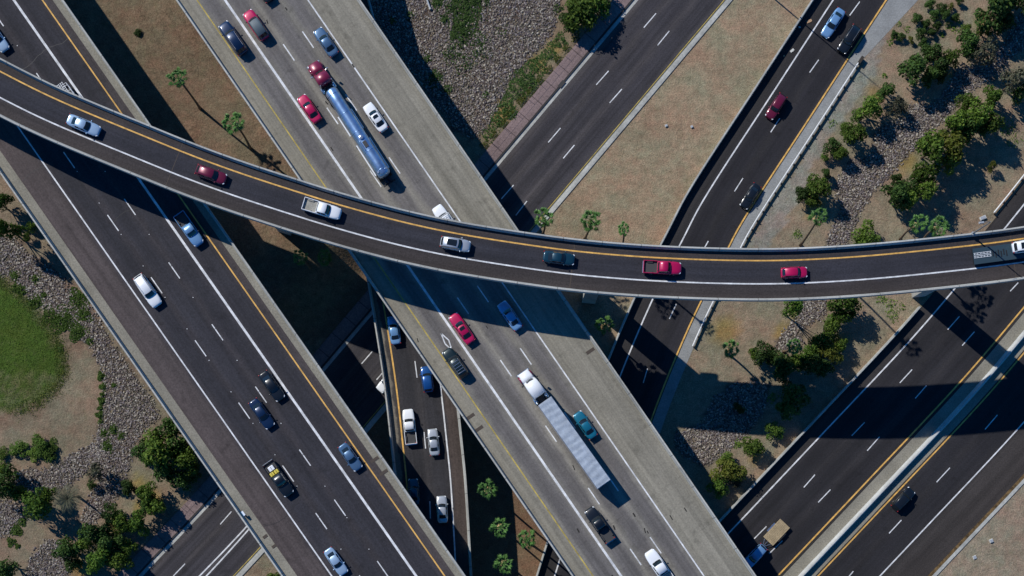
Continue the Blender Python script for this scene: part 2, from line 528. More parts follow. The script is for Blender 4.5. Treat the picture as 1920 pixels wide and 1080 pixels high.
def ribbon(name, path, a, b, z, mat, parent=None):
    mb = MB(); n = max(2, int(abs(b - a) / 4) + 1)
    sweep(mb, path, [(a + (b - a) * i / (n - 1), z) for i in range(n)], u0=a)
    return flip_up(structure(name, mb, mat, parent))

# arterial street
m = road_mat('arterial_asphalt', 11.8, [(0, (.062, .055, .055)), (.5, (.062, .055, .055))] + lanes([.6, 3.9, 7.55, 11.4], (.058, .052, .054), (.040, .037, .042)) + [(11.6, (.075, .07, .06))], streak=.3)
street = ribbon('road', AR, 0, 11.7, .02, m)
tag(street, 'dark three lane street crossing beneath the bridges')
ribbon('gutter', AR, -.62, 0, .024, CONC_EDGE, street)
ribbon('gutter', AR, 11.7, 12.0, .024, CONC_EDGE, street)
mb = MB(); sweep(mb, AR, [(12.0, .0), (12.0, .16), (12.55, .16), (12.6, .0)]); flip_up(structure('kerb', mb, CONC_EDGE)).__setitem__('label', 'pale concrete kerb along the dry grass triangle')
mb = MB(); sweep(mb, AR, [(-.62, .0), (-.62, .17), (-.95, .17)]); flip_up(structure('kerb', mb, surf('kerb_painted_shade', (.035, .033, .032)), street))  # shade along the kerb is put into its near-black colour
PAVE = road_mat('pink_paving', 3.0, [(0, (.20, .145, .14)), (2.9, (.19, .14, .135))], streak=.08, grain=.3, joints=(3.6, .09, .4))
pv = ribbon('pavement', AR, -3.35, -.95, .15, PAVE); tag(pv, 'pinkish paved verge strip with cross joints beside the street')
mb = MB()
sA = [((1207, 52), (1230, 25)), ((1118, 159), (1141, 133)), ((1028, 267), (1051, 240)), ((940, 373), (963, 347)), ((678, 682), (698, 659)), ((413, 983), (434, 959)), ((325, 1080), (347, 1057)), ((1294, -52), (1317, -79))]
sB = [((1233, 85), (1255, 58)), ((1143, 193), (1166, 167)), ((1056, 297), (1077, 272)), ((967, 404), (988, 377)), ((706, 712), (727, 688)), ((1320, -20), (1342, -47))]
for a, b in sA + sB: dash(mb, AR, P(*a), P(*b), .17, .03)
gs, _ = AR.near(P(465, 987)); ge, _ = AR.near(P(360, 1110))
gp = AR.sub(max(0, ge - 12), gs + 8)
for i in range(len(gp.p) - 1):
    for o0, o1, w in ((7.35, 7.35, .24), (7.75, 8.6, .24)):
        t0 = 1 - i / (len(gp.p) - 1); t1 = 1 - (i + 1) / (len(gp.p) - 1)
        q0 = gp.at(i, o0 + (o1 - o0 - .3) * t0, .03); q1 = gp.at(i + 1, o0 + (o1 - o0 - .3) * t1, .03)
        dash(mb, AR, q0, q1, w, .03)
flip_up(structure('lane_markings', mb, WHITE_LINE, street))
mb = MB(); band(mb, AR, 11.45, .14, .03); flip_up(structure('edge_line', mb, PALE_YELLOW_LINE, street))
mb = MB(); s0, _ = AR.near(P(1058, 162)); p, nn = AR.locate(s0)
mb.box((p.x - nn.x * .75, p.y - nn.y * .75, .12), (1.3, .7, .16), math.atan2(-nn.x, nn.y)); mb.build('drain_inlet', plain('dark_inlet', (.03, .028, .026)), street)

# ramp road east of the dry grass triangle
m = road_mat('ramp_asphalt', 11.0, [(0, (.030, .027, .027)), (2.4, (.028, .026, .027))] + lanes([2.7, 6.6, 10.5], (.027, .025, .027), (.021, .020, .024)) + [(10.8, (.03, .028, .028))], streak=.16)
ramp = ribbon('ramp_road', RA, -2.75, 8.05, .02, m); tag(ramp, 'black two lane ramp road sloping past the dry grass triangle')
top_s, _ = RA.near(P(1612, 110))
ribbon('concrete_shoulder', RA.sub(0, top_s), 8.05, 9.95, .025, surf('shoulder_concrete', (.25, .255, .25), gains=((.3, .8, 1.15), (4., .8, 1.2))), ramp)
mb = MB(); wp = RA.sub(top_s, RA.d[-1])
for i in range(len(wp.p) - 1):
    w0 = 9.95 + 2.6 * min(1, max(0, i - .0) / 5); w1 = 9.95 + 2.6 * min(1, (i + 1) / 5)
    mb.quad(wp.at(i, 8.05, .025), wp.at(i, w0, .025), wp.at(i + 1, w1, .025), wp.at(i + 1, 8.05, .025))
flip_up(structure('concrete_shoulder', mb, bpy.data.materials['shoulder_concrete'], ramp))
mb = MB(); band(mb, RA, 0, .24, .03)
for a, b in [((1593, 29), (1612, 3)), ((1518, 136), (1535, 112)), ((1445, 248), (1462, 222)), ((1377, 359), (1393, 334)), ((1311, 482), (1328, 452)), ((1255, 598), (1268, 570)), ((1206, 718), (1214, 691)), ((1163, 840), (1171, 812))]:
    dash(mb, RA, P(*a), P(*b), .17, .03)
flip_up(structure('lane_markings', mb, WHITE_LINE, ramp))
mb = MB(); band(mb, RA, 7.75, .26, .03); flip_up(structure('edge_line', mb, YELLOW_LINE, ramp))
wall_z = 1.15
mb = MB(); sweep(mb, RA, [(-3.15, 0), (-3.15, wall_z), (-2.87, wall_z), (-2.75, .3), (-2.75, 0)], closed=True)
tag(mb.build('retaining_wall', CONC_EDGE), 'low pale concrete barrier wall between dry grass triangle and ramp road', 'wall')

# freeway at the lower right: two carriageways and a median
m = road_mat('freeway_asphalt', 15.0, [(0, (.034, .03, .029)), (2.3, (.032, .029, .029))] + lanes([2.5, 6.3, 10.05, 13.7], (.027, .025, .027), (.021, .020, .023)) + [(14.2, (.028, .026, .026)), (14.6, (.028, .026, .026))], streak=.16)
fw = ribbon('freeway_road', RF, -13.75, .62, .02, m); tag(fw, 'wide black freeway carriageway with three lanes beside the shrub slope')
ribbon('median_shoulder', RF, .62, 2.55, .025, CONC_DECK, fw)
m2 = road_mat('freeway_asphalt_outer', 15.2, lanes([.3, 4.0, 7.9], (.027, .025, .027), (.021, .020, .023)) + [(8.3, (.038, .033, .031)), (15.0, (.043, .036, .033))], streak=.16)
fe = ribbon('freeway_road', RF, 4.75, 19.55, .02, m2); tag(fe, 'black freeway carriageway with a wide shoulder beside the bare tan corner')
ribbon('median_shoulder', RF, 3.0, 4.75, .025, CONC_DECK, fe)
mb = MB(); band(mb, RF, -11.35, .24, .03)
f1 = [(1507, 914, 1528, 890), (1597, 817, 1621, 792), (1414, 1010, 1437, 987), (1687, 718, 1710, 693), (1777, 618, 1799, 593), (1862, 522, 1884, 497), (1324, 1108, 1346, 1084)]
f2 = [(1534, 942, 1557, 918), (1626, 845, 1649, 819), (1442, 1038, 1467, 1014), (1716, 747, 1737, 723), (1804, 648, 1827, 622), (1894, 546, 1909, 530), (1352, 1134, 1375, 1110)]
for a in f1 + f2: dash(mb, RF, P(a[0], a[1]), P(a[2], a[3]), .17, .03)
flip_up(structure('lane_markings', mb, WHITE_LINE, fw))
mb = MB(); band(mb, RF, 0, .26, .03); flip_up(structure('edge_line', mb, YELLOW_LINE, fw))
mb = MB(); band(mb, RF, 12.95, .22, .03)
for a in [(1847, 805, 1870, 778), (1756, 904, 1781, 877), (1667, 1000, 1690, 975), (1578, 1097, 1600, 1071), (1936, 708, 1958, 683)]: dash(mb, RF, P(a[0], a[1]), P(a[2], a[3]), .17, .03)
flip_up(structure('lane_markings', mb, WHITE_LINE, fe))
mb = MB(); band(mb, RF, 5.1, .24, .03); flip_up(structure('edge_line', mb, YELLOW_LINE, fe))
mb = MB(); sweep(mb, RF, [(2.52, 0), (2.58, .12), (2.78, .5), (2.86, 1.05), (3.08, 1.05), (3.16, .5), (3.36, .12), (3.42, 0)], closed=True)
tag(mb.build('median_barrier', surf('white_barrier', (.46, .47, .46), gains=((.4, .8, 1.12), (3, .85, 1.1)))), 'long pale concrete median barrier between the two freeway carriageways', 'barrier')
s0, _ = RF.near(P(1750, 575)); s1 = 0
wl = RF.sub(0, s0 - 2)
mb = MB(); sweep(mb, wl, [(-14.2, -.1), (-14.2, 1.3), (-13.92, 1.3), (-13.75, .3), (-13.75, -.1)], closed=True)
tag(mb.build('retaining_wall', CONC_EDGE), 'pale concrete barrier wall between shrub slope and wide freeway', 'wall')
mb = MB(); sweep(mb, RF, [(19.55, 0), (19.55, .16), (20.1, .16), (20.15, 0)]); flip_up(structure('kerb', mb, CONC_EDGE)).__setitem__('label', 'pale kerb between freeway shoulder and tan bare corner')
# dry leaves gathered at the kerb
ribbon('leaf_litter', RF.sub(0, RF.near(P(2010, 466))[0]), 19.0, 19.5, .031, surf('dry_leaf_litter', (.16, .10, .04), gains=((1.2, .2, 1.4), (6, .6, 1.3))), fe)

# ------------------------------------------------------------------ raised roadways
PARA_L = lambda o, h=.92: [(o, -.35), (o, h), (o + .24, h), (o + .28, .5), (o + .44, .12), (o + .44, -.02)]
def girder(W, depth, top):
    return [(.02, top), (W - .02, top), (W - .02, -.36), (W * .82, -.6), (W * .74, -depth), (W * .26, -depth), (W * .18, -.6), (.02, -.36)]

def bridge(name, label, path, W, depth, top=-.05):
    b = thing(name, label, 'bridge')
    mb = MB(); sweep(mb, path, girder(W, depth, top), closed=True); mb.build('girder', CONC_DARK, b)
    for o, mir in ((0, False), (W, True)):
        prof = PARA_L(0)
        prof = [((W - x) if mir else x, z) for x, z in prof]
        mb = MB(); sweep(mb, path, prof, closed=True); mb.build('parapet', PARA, b)
    return b

def marks(name, b, mb, mat):
    o = flip_up(mb.build(name, mat, b, fix=False)); return o

def columns(b, spots, zt, zb=None, rad=.9):
    for px, py in spots:
        top = P(px, py, zt); z0 = terrain_z(top.x, top.y) - .5 if zb is None else zb
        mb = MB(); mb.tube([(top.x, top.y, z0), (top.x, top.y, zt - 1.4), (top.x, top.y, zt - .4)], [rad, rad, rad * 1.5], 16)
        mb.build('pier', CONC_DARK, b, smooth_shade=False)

# --- western freeway viaduct (asphalt over concrete)
W_LF = 24.5
lf = bridge('freeway_viaduct', 'long straight freeway viaduct with brown asphalt shoulder crossing under the curved flyover', LF, W_LF, 1.9)
m = road_mat('viaduct_asphalt', 21.2, [(0, (.076, .060, .058)), (4.0, (.069, .056, .054)), (4.7, (.050, .044, .049))] + lanes([4.9, 8.4, 12.1, 15.9, 19.6], (.040, .036, .040), (.030, .029, .035)) + [(19.9, (.054, .046, .047)), (21, (.058, .048, .047))], streak=.2)
ribbon('road_deck', LF, .42, W_LF - .42, -.045, CONC_DECK, lf)
ribbon('roadway', LF, 2.0, 23.0, 0, m, lf)
mb = MB(); band(mb, LF, 6.6, .22, .012)
L1 = [49, 167, 285, 403, 520, 638, 755, 873, 962, 1079]; L2 = [-98, 19, 137, 255, 373, 492, 608, 725, 843, 937, 1052]
for ys, c in ((L1, -80), (L2, -27.5)):
    for y in ys: dash(mb, LF, P(c + .6985 * y, y, Z_LF), P(c + .6985 * (y + 30), y + 30, Z_LF), .17, .012)
for y in range(-100, 1150, 59):
    for c in (-80, -27.5):
        yy = y + 8; q = P(c + .6985 * yy, yy, Z_LF); dash(mb, LF, q, q + Vector((.08, -.11, 0)), .12, .012)
marks('lane_markings', lf, mb, WHITE_LINE)
mb = MB(); band(mb, LF, 17.85, .38, .013); marks('carpool_line', lf, mb, WHITE_LINE)
mb = MB(); band(mb, LF, 21.65, .22, .012); marks('edge_line', lf, mb, YELLOW_LINE)
def drains(b, path, spots, z, size=(1.6, .55)):
    for px, py in spots:
        q = P(px, py, z); s, off = path.near(q); p, nn = path.locate(s)
        mb = MB(); mb.box((q.x, q.y, z + .006), (size[0], size[1], .02), math.atan2(-nn.y, -nn.x)); mb.build('drain_grate', IRON, b)
drains(lf, LF, [(497, 1006), (514, 1024)], Z_LF, (.8, .45))
drains(lf, LF, [(702, 862), (719, 886)], Z_LF, (1.5, .5))
SEAL = plain('crack_sealant', (.014, .013, .014), .5)
S0 = LF.near(P(532, 1080, Z_LF))[0] - 20
for k, (s_, u0, u1) in enumerate([(28, 2.2, 9), (47, 6.8, 17), (66, 3, 8), (83, 10.5, 21), (97, 2.2, 13), (112, 12, 22.5), (131, 4, 17), (150, 9, 22)]):
    mb = MB(); r_ = random.Random(k); s_ += S0; pts = []
    for i in range(15):
        u = u0 + (u1 - u0) * i / 14; p, n = LF.locate(s_ + math.sin(u * .9 + k) * .35 + r_.uniform(-.12, .12)); q = p + n * u; pts.append(Vector((q.x, q.y, Z_LF + .008)))
    for a, b in zip(pts, pts[1:]): dash(mb, LF, a, b, .07, .008)
    marks('crack_seal', lf, mb, SEAL)
columns(lf, [(70, 300), (200, 300), (300, 620), (440, 620)], Z_LF - 1.9)

# --- central freeway viaduct (bare concrete)
W_CF = 24.65
cf = bridge('freeway_viaduct', 'straight pale concrete freeway viaduct carrying the tanker and the semi truck', CF, W_CF, 1.9)
cb = (.205, .190, .162); cd = (.130, .120, .114); csh = (.220, .202, .160)
m = road_mat('grooved_concrete_roadway', 23.8, [(0, csh), (2.3, csh)] + lanes([2.5, 6.2, 9.95, 13.65, 17.3], cb, cd) + [(17.6, csh), (23.7, (.215, .20, .162))], streak=.2, grain=.2, mottle=.12, joints=(9.1, .07, .88))
ribbon('roadway', CF, .42, W_CF - .42, 0, m, cf)
mb = MB(); band(mb, CF, 17.72, .22, .012)
C1 = [-35, 83, 202, 320, 439, 558, 675, 798, 915, 1029]; C2 = [-58, 59, 177, 295, 417, 536, 653, 773, 890, 1007]
for ys, c in ((C1, 474), (C2, 526.5)):
    for y in ys: dash(mb, CF, P(c + .6875 * y, y, Z_CF), P(c + .6875 * (y + 30.5), y + 30.5, Z_CF), .19, .012)
D = [(827, 625), (834.5, 644.5), (847.5, 657), (841.5, 638)]
for a, b in zip(D, D[1:] + D[:1]): dash(mb, CF, P(*a, Z_CF), P(*b, Z_CF), .2, .012)
marks('lane_markings', cf, mb, WHITE_LINE)
mb = MB(); band(mb, CF, 6.62, .38, .013); marks('carpool_line', cf, mb, WHITE_LINE)
mb = MB(); band(mb, CF, 2.86, .2, .012); marks('edge_line', cf, mb, PALE_YELLOW_LINE)
drains(cf, CF, [(882, 781), (898, 804), (1107, 658)], Z_CF, (1.5, .55))
# dark rubber scraps and patched joints scattered on the lanes
TAR = plain('tar', (.02, .018, .016), .9)
for x, y in [(535, 14), (500, 37), (782, 634), (911, 611), (1074, 872), (1150, 985), (1187, 962), (1208, 990), (1213, 995), (610, 190), (660, 120), (668, 275), (620, 276), (1283, 952), (1256, 966), (1082, 991), (1147, 1078)]:
    q = P(x, y, Z_CF); mb = MB()
    dash(mb, CF, q, q + Vector((rnd.uniform(.2, .5), -rnd.uniform(.4, .9), 0)), rnd.uniform(.14, .24), .014)
    marks('tar_scrap', cf, mb, TAR)
columns(cf, [(500, 130), (700, 130), (650, 330), (840, 330)], Z_CF - 1.9)

# --- lower ramp squeezed between the two viaducts
def shifted(path, off):
    o = Path([path.at(i, off) for i in range(len(path.p))]); o.z = path.z
    return o
W_LR = 12.1
LRE = shifted(LR, -2.0)
lr = bridge('ramp_bridge', 'narrow two lane ramp bridge squeezed between the two straight viaducts', LRE, W_LR, 1.3)
m = road_mat('lower_ramp_asphalt', 11.3, [(0, (.17, .15, .12)), (.7, (.16, .14, .11)), (1.0, (.045, .04, .038))] + lanes([1.6, 5.3, 9.0], (.040, .037, .039), (.031, .030, .034)) + [(9.4, (.060, .046, .040)), (11.2, (.066, .050, .043))], streak=.2)
ribbon('roadway', LRE, .42, W_LR - .42, 0, m, lr)
mb = MB(); band(mb, LRE, 9.4, .24, .012)
for a in [(782, 708, 778, 677), (798, 841, 795, 810), (807, 972, 806, 940), (812, 1100, 811, 1070), (765, 575, 759, 545)]: dash(mb, LRE, P(a[0], a[1], Z_LR), P(a[2], a[3], Z_LR), .17, .012)
marks('lane_markings', lr, mb, WHITE_LINE)
mb = MB(); band(mb, LRE, 2.0, .26, .012); marks('edge_line', lr, mb, YELLOW_LINE)

# --- the curved flyover on top
W_FLY = 8.15
fl = bridge('flyover_bridge', 'slender curved flyover bridge with one lane sweeping across above everything else', FLY, W_FLY, 2.1)
m = road_mat('flyover_asphalt', 7.3, [(0, (.046, .038, .037)), (.9, (.043, .036, .036))] + lanes([1.4, 4.95], (.036, .034, .040), (.029, .029, .037)) + [(5.3, (.040, .034, .034)), (7.2, (.044, .037, .036))], streak=.2)
ribbon('roadway', FLY, .42, W_FLY - .42, 0, m, fl)
mb = MB(); band(mb, FLY, 5.42, .22, .012); marks('lane_markings', fl, mb, WHITE_LINE)
mb = MB(); band(mb, FLY, 1.78, .23, .012); marks('edge_line', fl, mb, YELLOW_LINE)
for px, py, wd in ((1073, 500, .16), (1898, 470, .14), (330, 300, .1)):
    s, _ = FLY.near(P(px, py, Z_FLY)); p, nn = FLY.locate(s); q = p + nn * W_FLY / 2
    mb = MB(); mb.box((q.x, q.y, Z_FLY + .004), (W_FLY - .9, wd, .012), math.atan2(nn.y, nn.x)); mb.build('expansion_joint', IRON, fl)
def flyover_pier(px, py):
    q = P(px, py, Z_FLY - 2); s, _ = FLY.near(q); p, nn = FLY.locate(s); q = p + nn * W_FLY / 2
    z0 = terrain_z(q.x, q.y) - .3
    a = math.atan2(nn.y, nn.x)
    mb = MB(); mb.box((q.x, q.y, (z0 + Z_FLY - 3.6) / 2), (2.9, 2.3, Z_FLY - 3.6 - z0), a)
    rings = []
    for z, hx, hy in ((Z_FLY - 3.6, 1.45, 1.15), (Z_FLY - 2.7, 3.7, 1.3), (Z_FLY - 2.1, 3.8, 1.3)):
        rings.append([(q.x + math.cos(a) * x - math.sin(a) * y, q.y + math.sin(a) * x + math.cos(a) * y, z) for x, y in ((-hx, -hy), (hx, -hy), (hx, hy), (-hx, hy))])
    mb.loft(rings); mb.build('pier', CONC_EDGE, fl)
flyover_pier(1120, 503); flyover_pier(1800, 500); flyover_pier(505, 372)
# ------------------------------------------------------------------ vehicles
GLASS = paint('car_glass', (.012, .017, .022), metal=0, rough=.08, coat=.0)
GLASS.node_tree.nodes['Principled BSDF'].inputs['Specular IOR Level'].default_value = .6
TYRE = plain('tyre_rubber', (.012, .012, .012), .85)
RIM = plain('wheel_rim', (.45, .46, .48), .35, .8)
TRIM = plain('black_trim', (.015, .015, .017), .5)
CHROME = plain('bright_trim', (.7, .72, .74), .25, .9)
LAMP = plain('headlamp_lens', (.75, .78, .80), .15)
TAIL = plain('tail_lamp_lens', (.30, .012, .015), .25)
BEDLINER = plain('bed_liner', (.045, .045, .048), .8)
PAINTS = {
    'white': paint('white_paint', (.78, .80, .82), 0, .3), 'silver': paint('silver_paint', (.50, .53, .56), .45, .32),
    'icy': paint('icy_blue_paint', (.34, .48, .64), .3, .3), 'lightblue': paint('light_blue_paint', (.17, .34, .58), .3, .3),
    'steelblue': paint('steel_blue_paint', (.055, .11, .19), .4, .3), 'blue': paint('blue_paint', (.012, .085, .30), .3, .3),
    'navy': paint('navy_paint', (.007, .022, .065), .25, .3), 'teal': paint('teal_paint', (.010, .15, .24), .25, .3),
    'darkteal': paint('dark_teal_paint', (.008, .045, .072), .3, .3), 'black': paint('black_paint', (.008, .010, .012), .1, .3),
    'greenblack': paint('green_black_paint', (.010, .022, .022), .25, .3), 'red': paint('red_paint', (.44, .003, .070), .1, .35),
    'maroon': paint('maroon_paint', (.135, .007, .030), .2, .33), 'greyblue': paint('grey_blue_paint', (.075, .15, .26), .3, .3),
    'grey': paint('grey_soft_top', (.075, .105, .125), 0, .6, .0), 'rig': paint('dark_red_paint', (.19, .010, .040), .15, .35),
}
STY = {  # W, H, length norm, (windscreen base, windscreen top, rear top, rear base) as x/L, hood, deck, belt heights
    'sedan': dict(W=1.84, H=1.45, L=4.8, g=(.215, .075, -.20, -.355), hood=.93, deck=1.02, nose=.74, belt=.98),
    'hatch': dict(W=1.78, H=1.50, L=4.2, g=(.235, .095, -.36, -.47), hood=.95, deck=1.0, nose=.76, belt=1.0),
    'suv': dict(W=1.95, H=1.78, L=4.9, g=(.225, .105, -.40, -.475), hood=1.10, deck=1.1, nose=.86, belt=1.13),
    'pickup': dict(W=2.0, H=1.85, L=5.8, g=(.225, .125, -.085, -.125), hood=1.16, deck=1.1, nose=.92, belt=1.16),
}
WHEELS = {}
def wheel_mesh(r):
    k = round(r, 2)
    if k not in WHEELS:
        mb = MB()
        ys = [-.115, -.10, .10, .115]; rs = [r - .05, r, r, r - .05]
        mb.tube([(0, y, 0) for y in ys], rs, 18)
        t = mb.mesh('wheel', TYRE)
        mb = MB(); mb.tube([(0, .10, 0), (0, .122, 0), (0, .126, 0)], [r * .66, r * .64, r * .2], 14)
        WHEELS[k] = (t, mb.mesh('rim', RIM))
    return WHEELS[k]
SMALL = {}
def small_mesh(key, mat, d):
    if key not in SMALL:
        mb = MB(); rings = []
        for i in range(5):
            a = math.pi * (i + .5) / 5 - math.pi / 2
            rings.append([(math.cos(t) * d[0] * math.cos(a), math.sin(t) * d[1] * math.cos(a), math.sin(a) * d[2]) for t in [2 * math.pi * j / 8 for j in range(8)]])
        mb.loft(rings); SMALL[key] = mb.mesh(key, mat, True)
    return SMALL[key]

def add_wheels(root, L, W, r, xs, ys=None):
    t, rim = wheel_mesh(r)
    for x in xs:
        for s in (1, -1):
            w = link('wheel', t, root, (x, s * (W / 2 - .125), r), 0 if s > 0 else math.pi)
            link('rim', rim, w)

def car(style, px, py, dirpx, z, Lpx, col, label, cat=None, roofcol=None, sunroof=False, rails=False, bed=None, rack=False, wscale=1.0, group='vehicles driving on the interchange', name=None):
    S = STY[style]
    sc = (1 - z / CAM_H) / K
    L = Lpx * sc
    g = (L / S['L']) ** .35
    W = S['W'] * min(1.1, max(.93, g)) * wscale; H = S['H'] * min(1.06, g)
    loc = P(px, py, z + .7); loc.z = z
    ang = math.atan2(-dirpx[1], dirpx[0])
    cname = name or {'sedan': 'sedan_car', 'hatch': 'hatchback_car', 'suv': 'utility_car', 'pickup': 'pickup_truck'}[style]
    root = thing(cname, label, cat or {'sedan': 'car', 'hatch': 'car', 'suv': 'suv', 'pickup': 'pickup truck'}[style], loc, ang, group)
    pm = PAINTS[col]
    xa, xb, xc, xd = [q * L for q in S['g']]
    hood, deck, nose, belt = S['hood'], S['deck'], S['nose'], S['belt']
    # lower body
    tail_x = -L / 2 if style != 'pickup' else xd - .02
    ctrl = [(-.5 * L, deck - .30), (-.488 * L, deck - .08), (-.46 * L, deck - .01), (xd, deck), (0, belt), (xa, hood + .01), (xa + .05 * L, hood), (.40 * L, hood - .07), (.46 * L, nose + .05), (.487 * L, nose - .03), (.5 * L, nose - .26)]
    cx = [c[0] for c in ctrl]; cz = [c[1] for c in ctrl]
    xs = sorted(set([-.5 * L, -.496 * L, -.485 * L, -.465 * L, -.43 * L, -.37 * L, xd, -.12 * L, 0, xb, xa, .29 * L, .36 * L, .42 * L, .455 * L, .478 * L, .492 * L, .5 * L]))
    if style == 'pickup':
        xs = [x for x in xs if x > tail_x + .05]; xs = [tail_x] + xs
    rings = []
    for x in xs:
        t = abs(x) / (L / 2)
        w = W / 2 * (1 - .30 * t ** 9 - .055 * t ** 3)
        if style == 'pickup' and x < 0: w = W / 2
        zt = float(np.interp(x, cx, cz))
        zb = .24 + .12 * max(0, t - .85) / .15
        half = [(w * .88, zb), (w * .985, zb + .2), (w, zt - .30), (w * .975, zt - .10), (w * .90, zt - .015), (w * .55, zt + .02), (0, zt + .03)]
        half = [(a, max(b, zb + .001 * k)) for k, (a, b) in enumerate(half)]
        ring = [(x, a, b) for a, b in half] + [(x, -a, b) for a, b in half[-2::-1]]
        rings.append(ring)
    mb = MB(); mb.loft(rings)
    # cabin shell
    wb, wt = W / 2 * .90, W / 2 * (.70 if style in ('sedan', 'hatch') else .76)
    bow = .13 if style != 'pickup' else .09
    st = [(xa, belt - .02, wb * .90, wb * .86, bow), (xa * .5 + xb * .5, (belt + H) / 2 + .03, wb * .97, (wb + wt) / 2 * .95, bow), (xb, H - .045, wb, wt, bow), (xb * .6 + xc * .4, H - .005, wb, wt * 1.01, 0), (xc, H - .05, wb * .99, wt * .97, -bow * .5), (xd, belt - .01 if style != 'pickup' else belt, wb * .93, wb * .82, -bow * .4)]
    def sect(i):
        x, zt, b, t, bw = st[i]
        half = [(b, belt - .08), (b * .4 + t * .6, belt * .4 + zt * .6 - .02), (t, zt - .05 if i not in (0, 5) else zt - .02), (t * .9, zt), (t * .5, zt + .02), (0, zt + .028)]
        pts = [(x - bw * (a / wt) ** 2 * (1 if q >= 0 else 1), a, q) for a, q in half]
        return pts + [(p, -a, q) for p, a, q in pts[-2::-1]]
    cab = MB()
    cab.loft([sect(i) for i in range(len(st))])
    if roofcol:
        mb.build('body', pm, root, True); cab.build('roof', PAINTS[roofcol], root, True)
    else:
        n = len(mb.v); mb.v += cab.v; mb.f += [tuple(i + n for i in f) for f in cab.f]; mb.mi += cab.mi
        mb.build('body', pm, root, True)
    # glass panels, a finger's width proud of the shell
    def topline(i, fr):
        x, zt, b, t, bw = st[i]
        a = abs(fr) * t
        return Vector((x - bw * (a / wt) ** 2, fr * t, zt + .028 - .028 * (fr / .9) ** 2 * (1 if i not in (0, 5) else .6)))
    def pane(name, i, j, k0, k1, up, fx=.9, mid=None):
        m_ = MB(); rows = []
        for t in (k0, (k0 + k1) / 2, k1):
            row = []
            for fr in (-fx, -.5, 0, .5, fx):
                if mid is not None:
                    q = topline(i, fr).lerp(topline(mid, fr), t * 2) if t <= .5 else topline(mid, fr).lerp(topline(j, fr), t * 2 - 1)
                else:
                    q = topline(i, fr).lerp(topline(j, fr), t)
                row.append(q + up)
            rows.append(row)
        m_.loft(rows, closed=False, cap=False)
        m_.build(name, GLASS, root, True)
    pane('windscreen', 0, 2, .07, .96, Vector((.022, 0, .03)), .88, mid=1)
    if style != 'pickup':
        pane('rear_window', 5, 4, .12, .94, Vector((-.02, 0, .03)), .84)
    for s in (1, -1):
        xm = (xb + xc) / 2
        spans = [(xb - .02, xm + .05), (xm - .05, xc + .04)] if style != 'pickup' or True else []
        for x0, x1 in spans:
            m_ = MB(); q = []
            for x, kk in ((x0 + (.22 if x0 > xm + .1 else 0), 0), (x0, 1), (x1, 1), (x1, 0)):
                zlo, zhi = belt + .0, H - .14
                f_ = (zlo - belt + .08) / (H - belt) if kk == 0 else .93
                y = wb + (wt - wb) * (.12 if kk == 0 else .90) + .014
                q.append((x, s * y, zlo + .02 if kk == 0 else zhi))
            m_.quad(*q); m_.build('side_window', GLASS, root)
    if sunroof:
        m_ = MB(); x0, x1 = xb - .28, xb - .28 - (xb - xc) * (.62 if sunroof == 2 else .36)
        wv = wt * .66
        m_.loft([[(x0, -wv, H + .02), (x0 + .05, 0, H + .045), (x0, wv, H + .02)], [((x0 + x1) / 2, -wv, H + .035), ((x0 + x1) / 2, 0, H + .05), ((x0 + x1) / 2, wv, H + .035)], [(x1, -wv, H + .02), (x1, 0, H + .045), (x1, wv, H + .02)]], closed=False, cap=False)
        m_.build('sunroof', GLASS, root, True)
    if rails:
        for s in (1, -1):
            m_ = MB(); m_.tube([(xb - .25, s * wt * .86, H + .0), (xb - .35, s * wt * .86, H + .07), (xc + .25, s * wt * .86, H + .07), (xc + .15, s * wt * .86, H + .0)], .028, 6)
            m_.build('roof_rail', CHROME if col not in ('black', 'navy', 'greenblack') else RIM, root)
        if rails == 2:
            for k in range(5):
                m_ = MB(); m_.box((xb - .5 - k * (xb - xc - .8) / 4, 0, H + .05), (.07, wt * 1.5, .03)); m_.build('roof_slat', CHROME, root)
    for s in (1, -1):
        link('mirror', small_mesh('mirror_' + col, pm if style != 'pickup' else TRIM, (.10, .15, .09)), root, (xa - .18, s * (W / 2 + .08), belt + .06)).name = 'mirror'
        link('headlight', small_mesh('headlight', LAMP, (.20, .13, .07)), root, (.452 * L, s * W * .375, nose - .02), s * -.5)
        link('taillight', small_mesh('taillight', TAIL, (.10, .15, .10)), root, (-.478 * L, s * W * .40, deck - .16))
    add_wheels(root, L, W, .34 if style in ('sedan', 'hatch') else .39, (.31 * L, -.29 * L))
    if style == 'pickup':
        x1, x0 = xd - .04, -.5 * L
        zr, zf, w = 1.12, .72, W / 2 * .985
        b_ = MB(); cxm = (x0 + x1) / 2; lx = x1 - x0
        b_.box((cxm, w - .05, (zr + .42) / 2), (lx, .10, zr - .42)); b_.box((cxm, -w + .05, (zr + .42) / 2), (lx, .10, zr - .42))
        b_.box((x0 + .045, 0, (zr + .45) / 2), (.09, 2 * w - .2, zr - .45)); b_.box((x1 - .03, 0, (zr + .45) / 2), (.06, 2 * w - .2, zr - .45))
        bo = b_.build('bed', pm, root)
        md = bo.modifiers.new('soft_edges', 'BEVEL'); md.width = .03; md.segments = 2; md.limit_method = 'ANGLE'
        fl_ = MB(); fl_.box((cxm, 0, zf), (lx - .12, 2 * w - .22, .06))
        for s in (1, -1): fl_.box((cxm - .1, s * (w - .22), zf + .13), (.9, .22, .2))
        fl_.build('bed_floor', {'white': CONC, 'cover': PAINTS['grey']}.get(bed, BEDLINER), bo)
        if bed == 'cover':
            m_ = MB(); m_.box((cxm, 0, zr + .01), (lx - .05, 2 * w - .06, .05)); m_.build('bed_cover', PAINTS['grey'], root)
        m_ = MB(); m_.box((x0 - .05, 0, .55), (.14, W * .92, .16)); m_.build('bumper', CHROME, root)
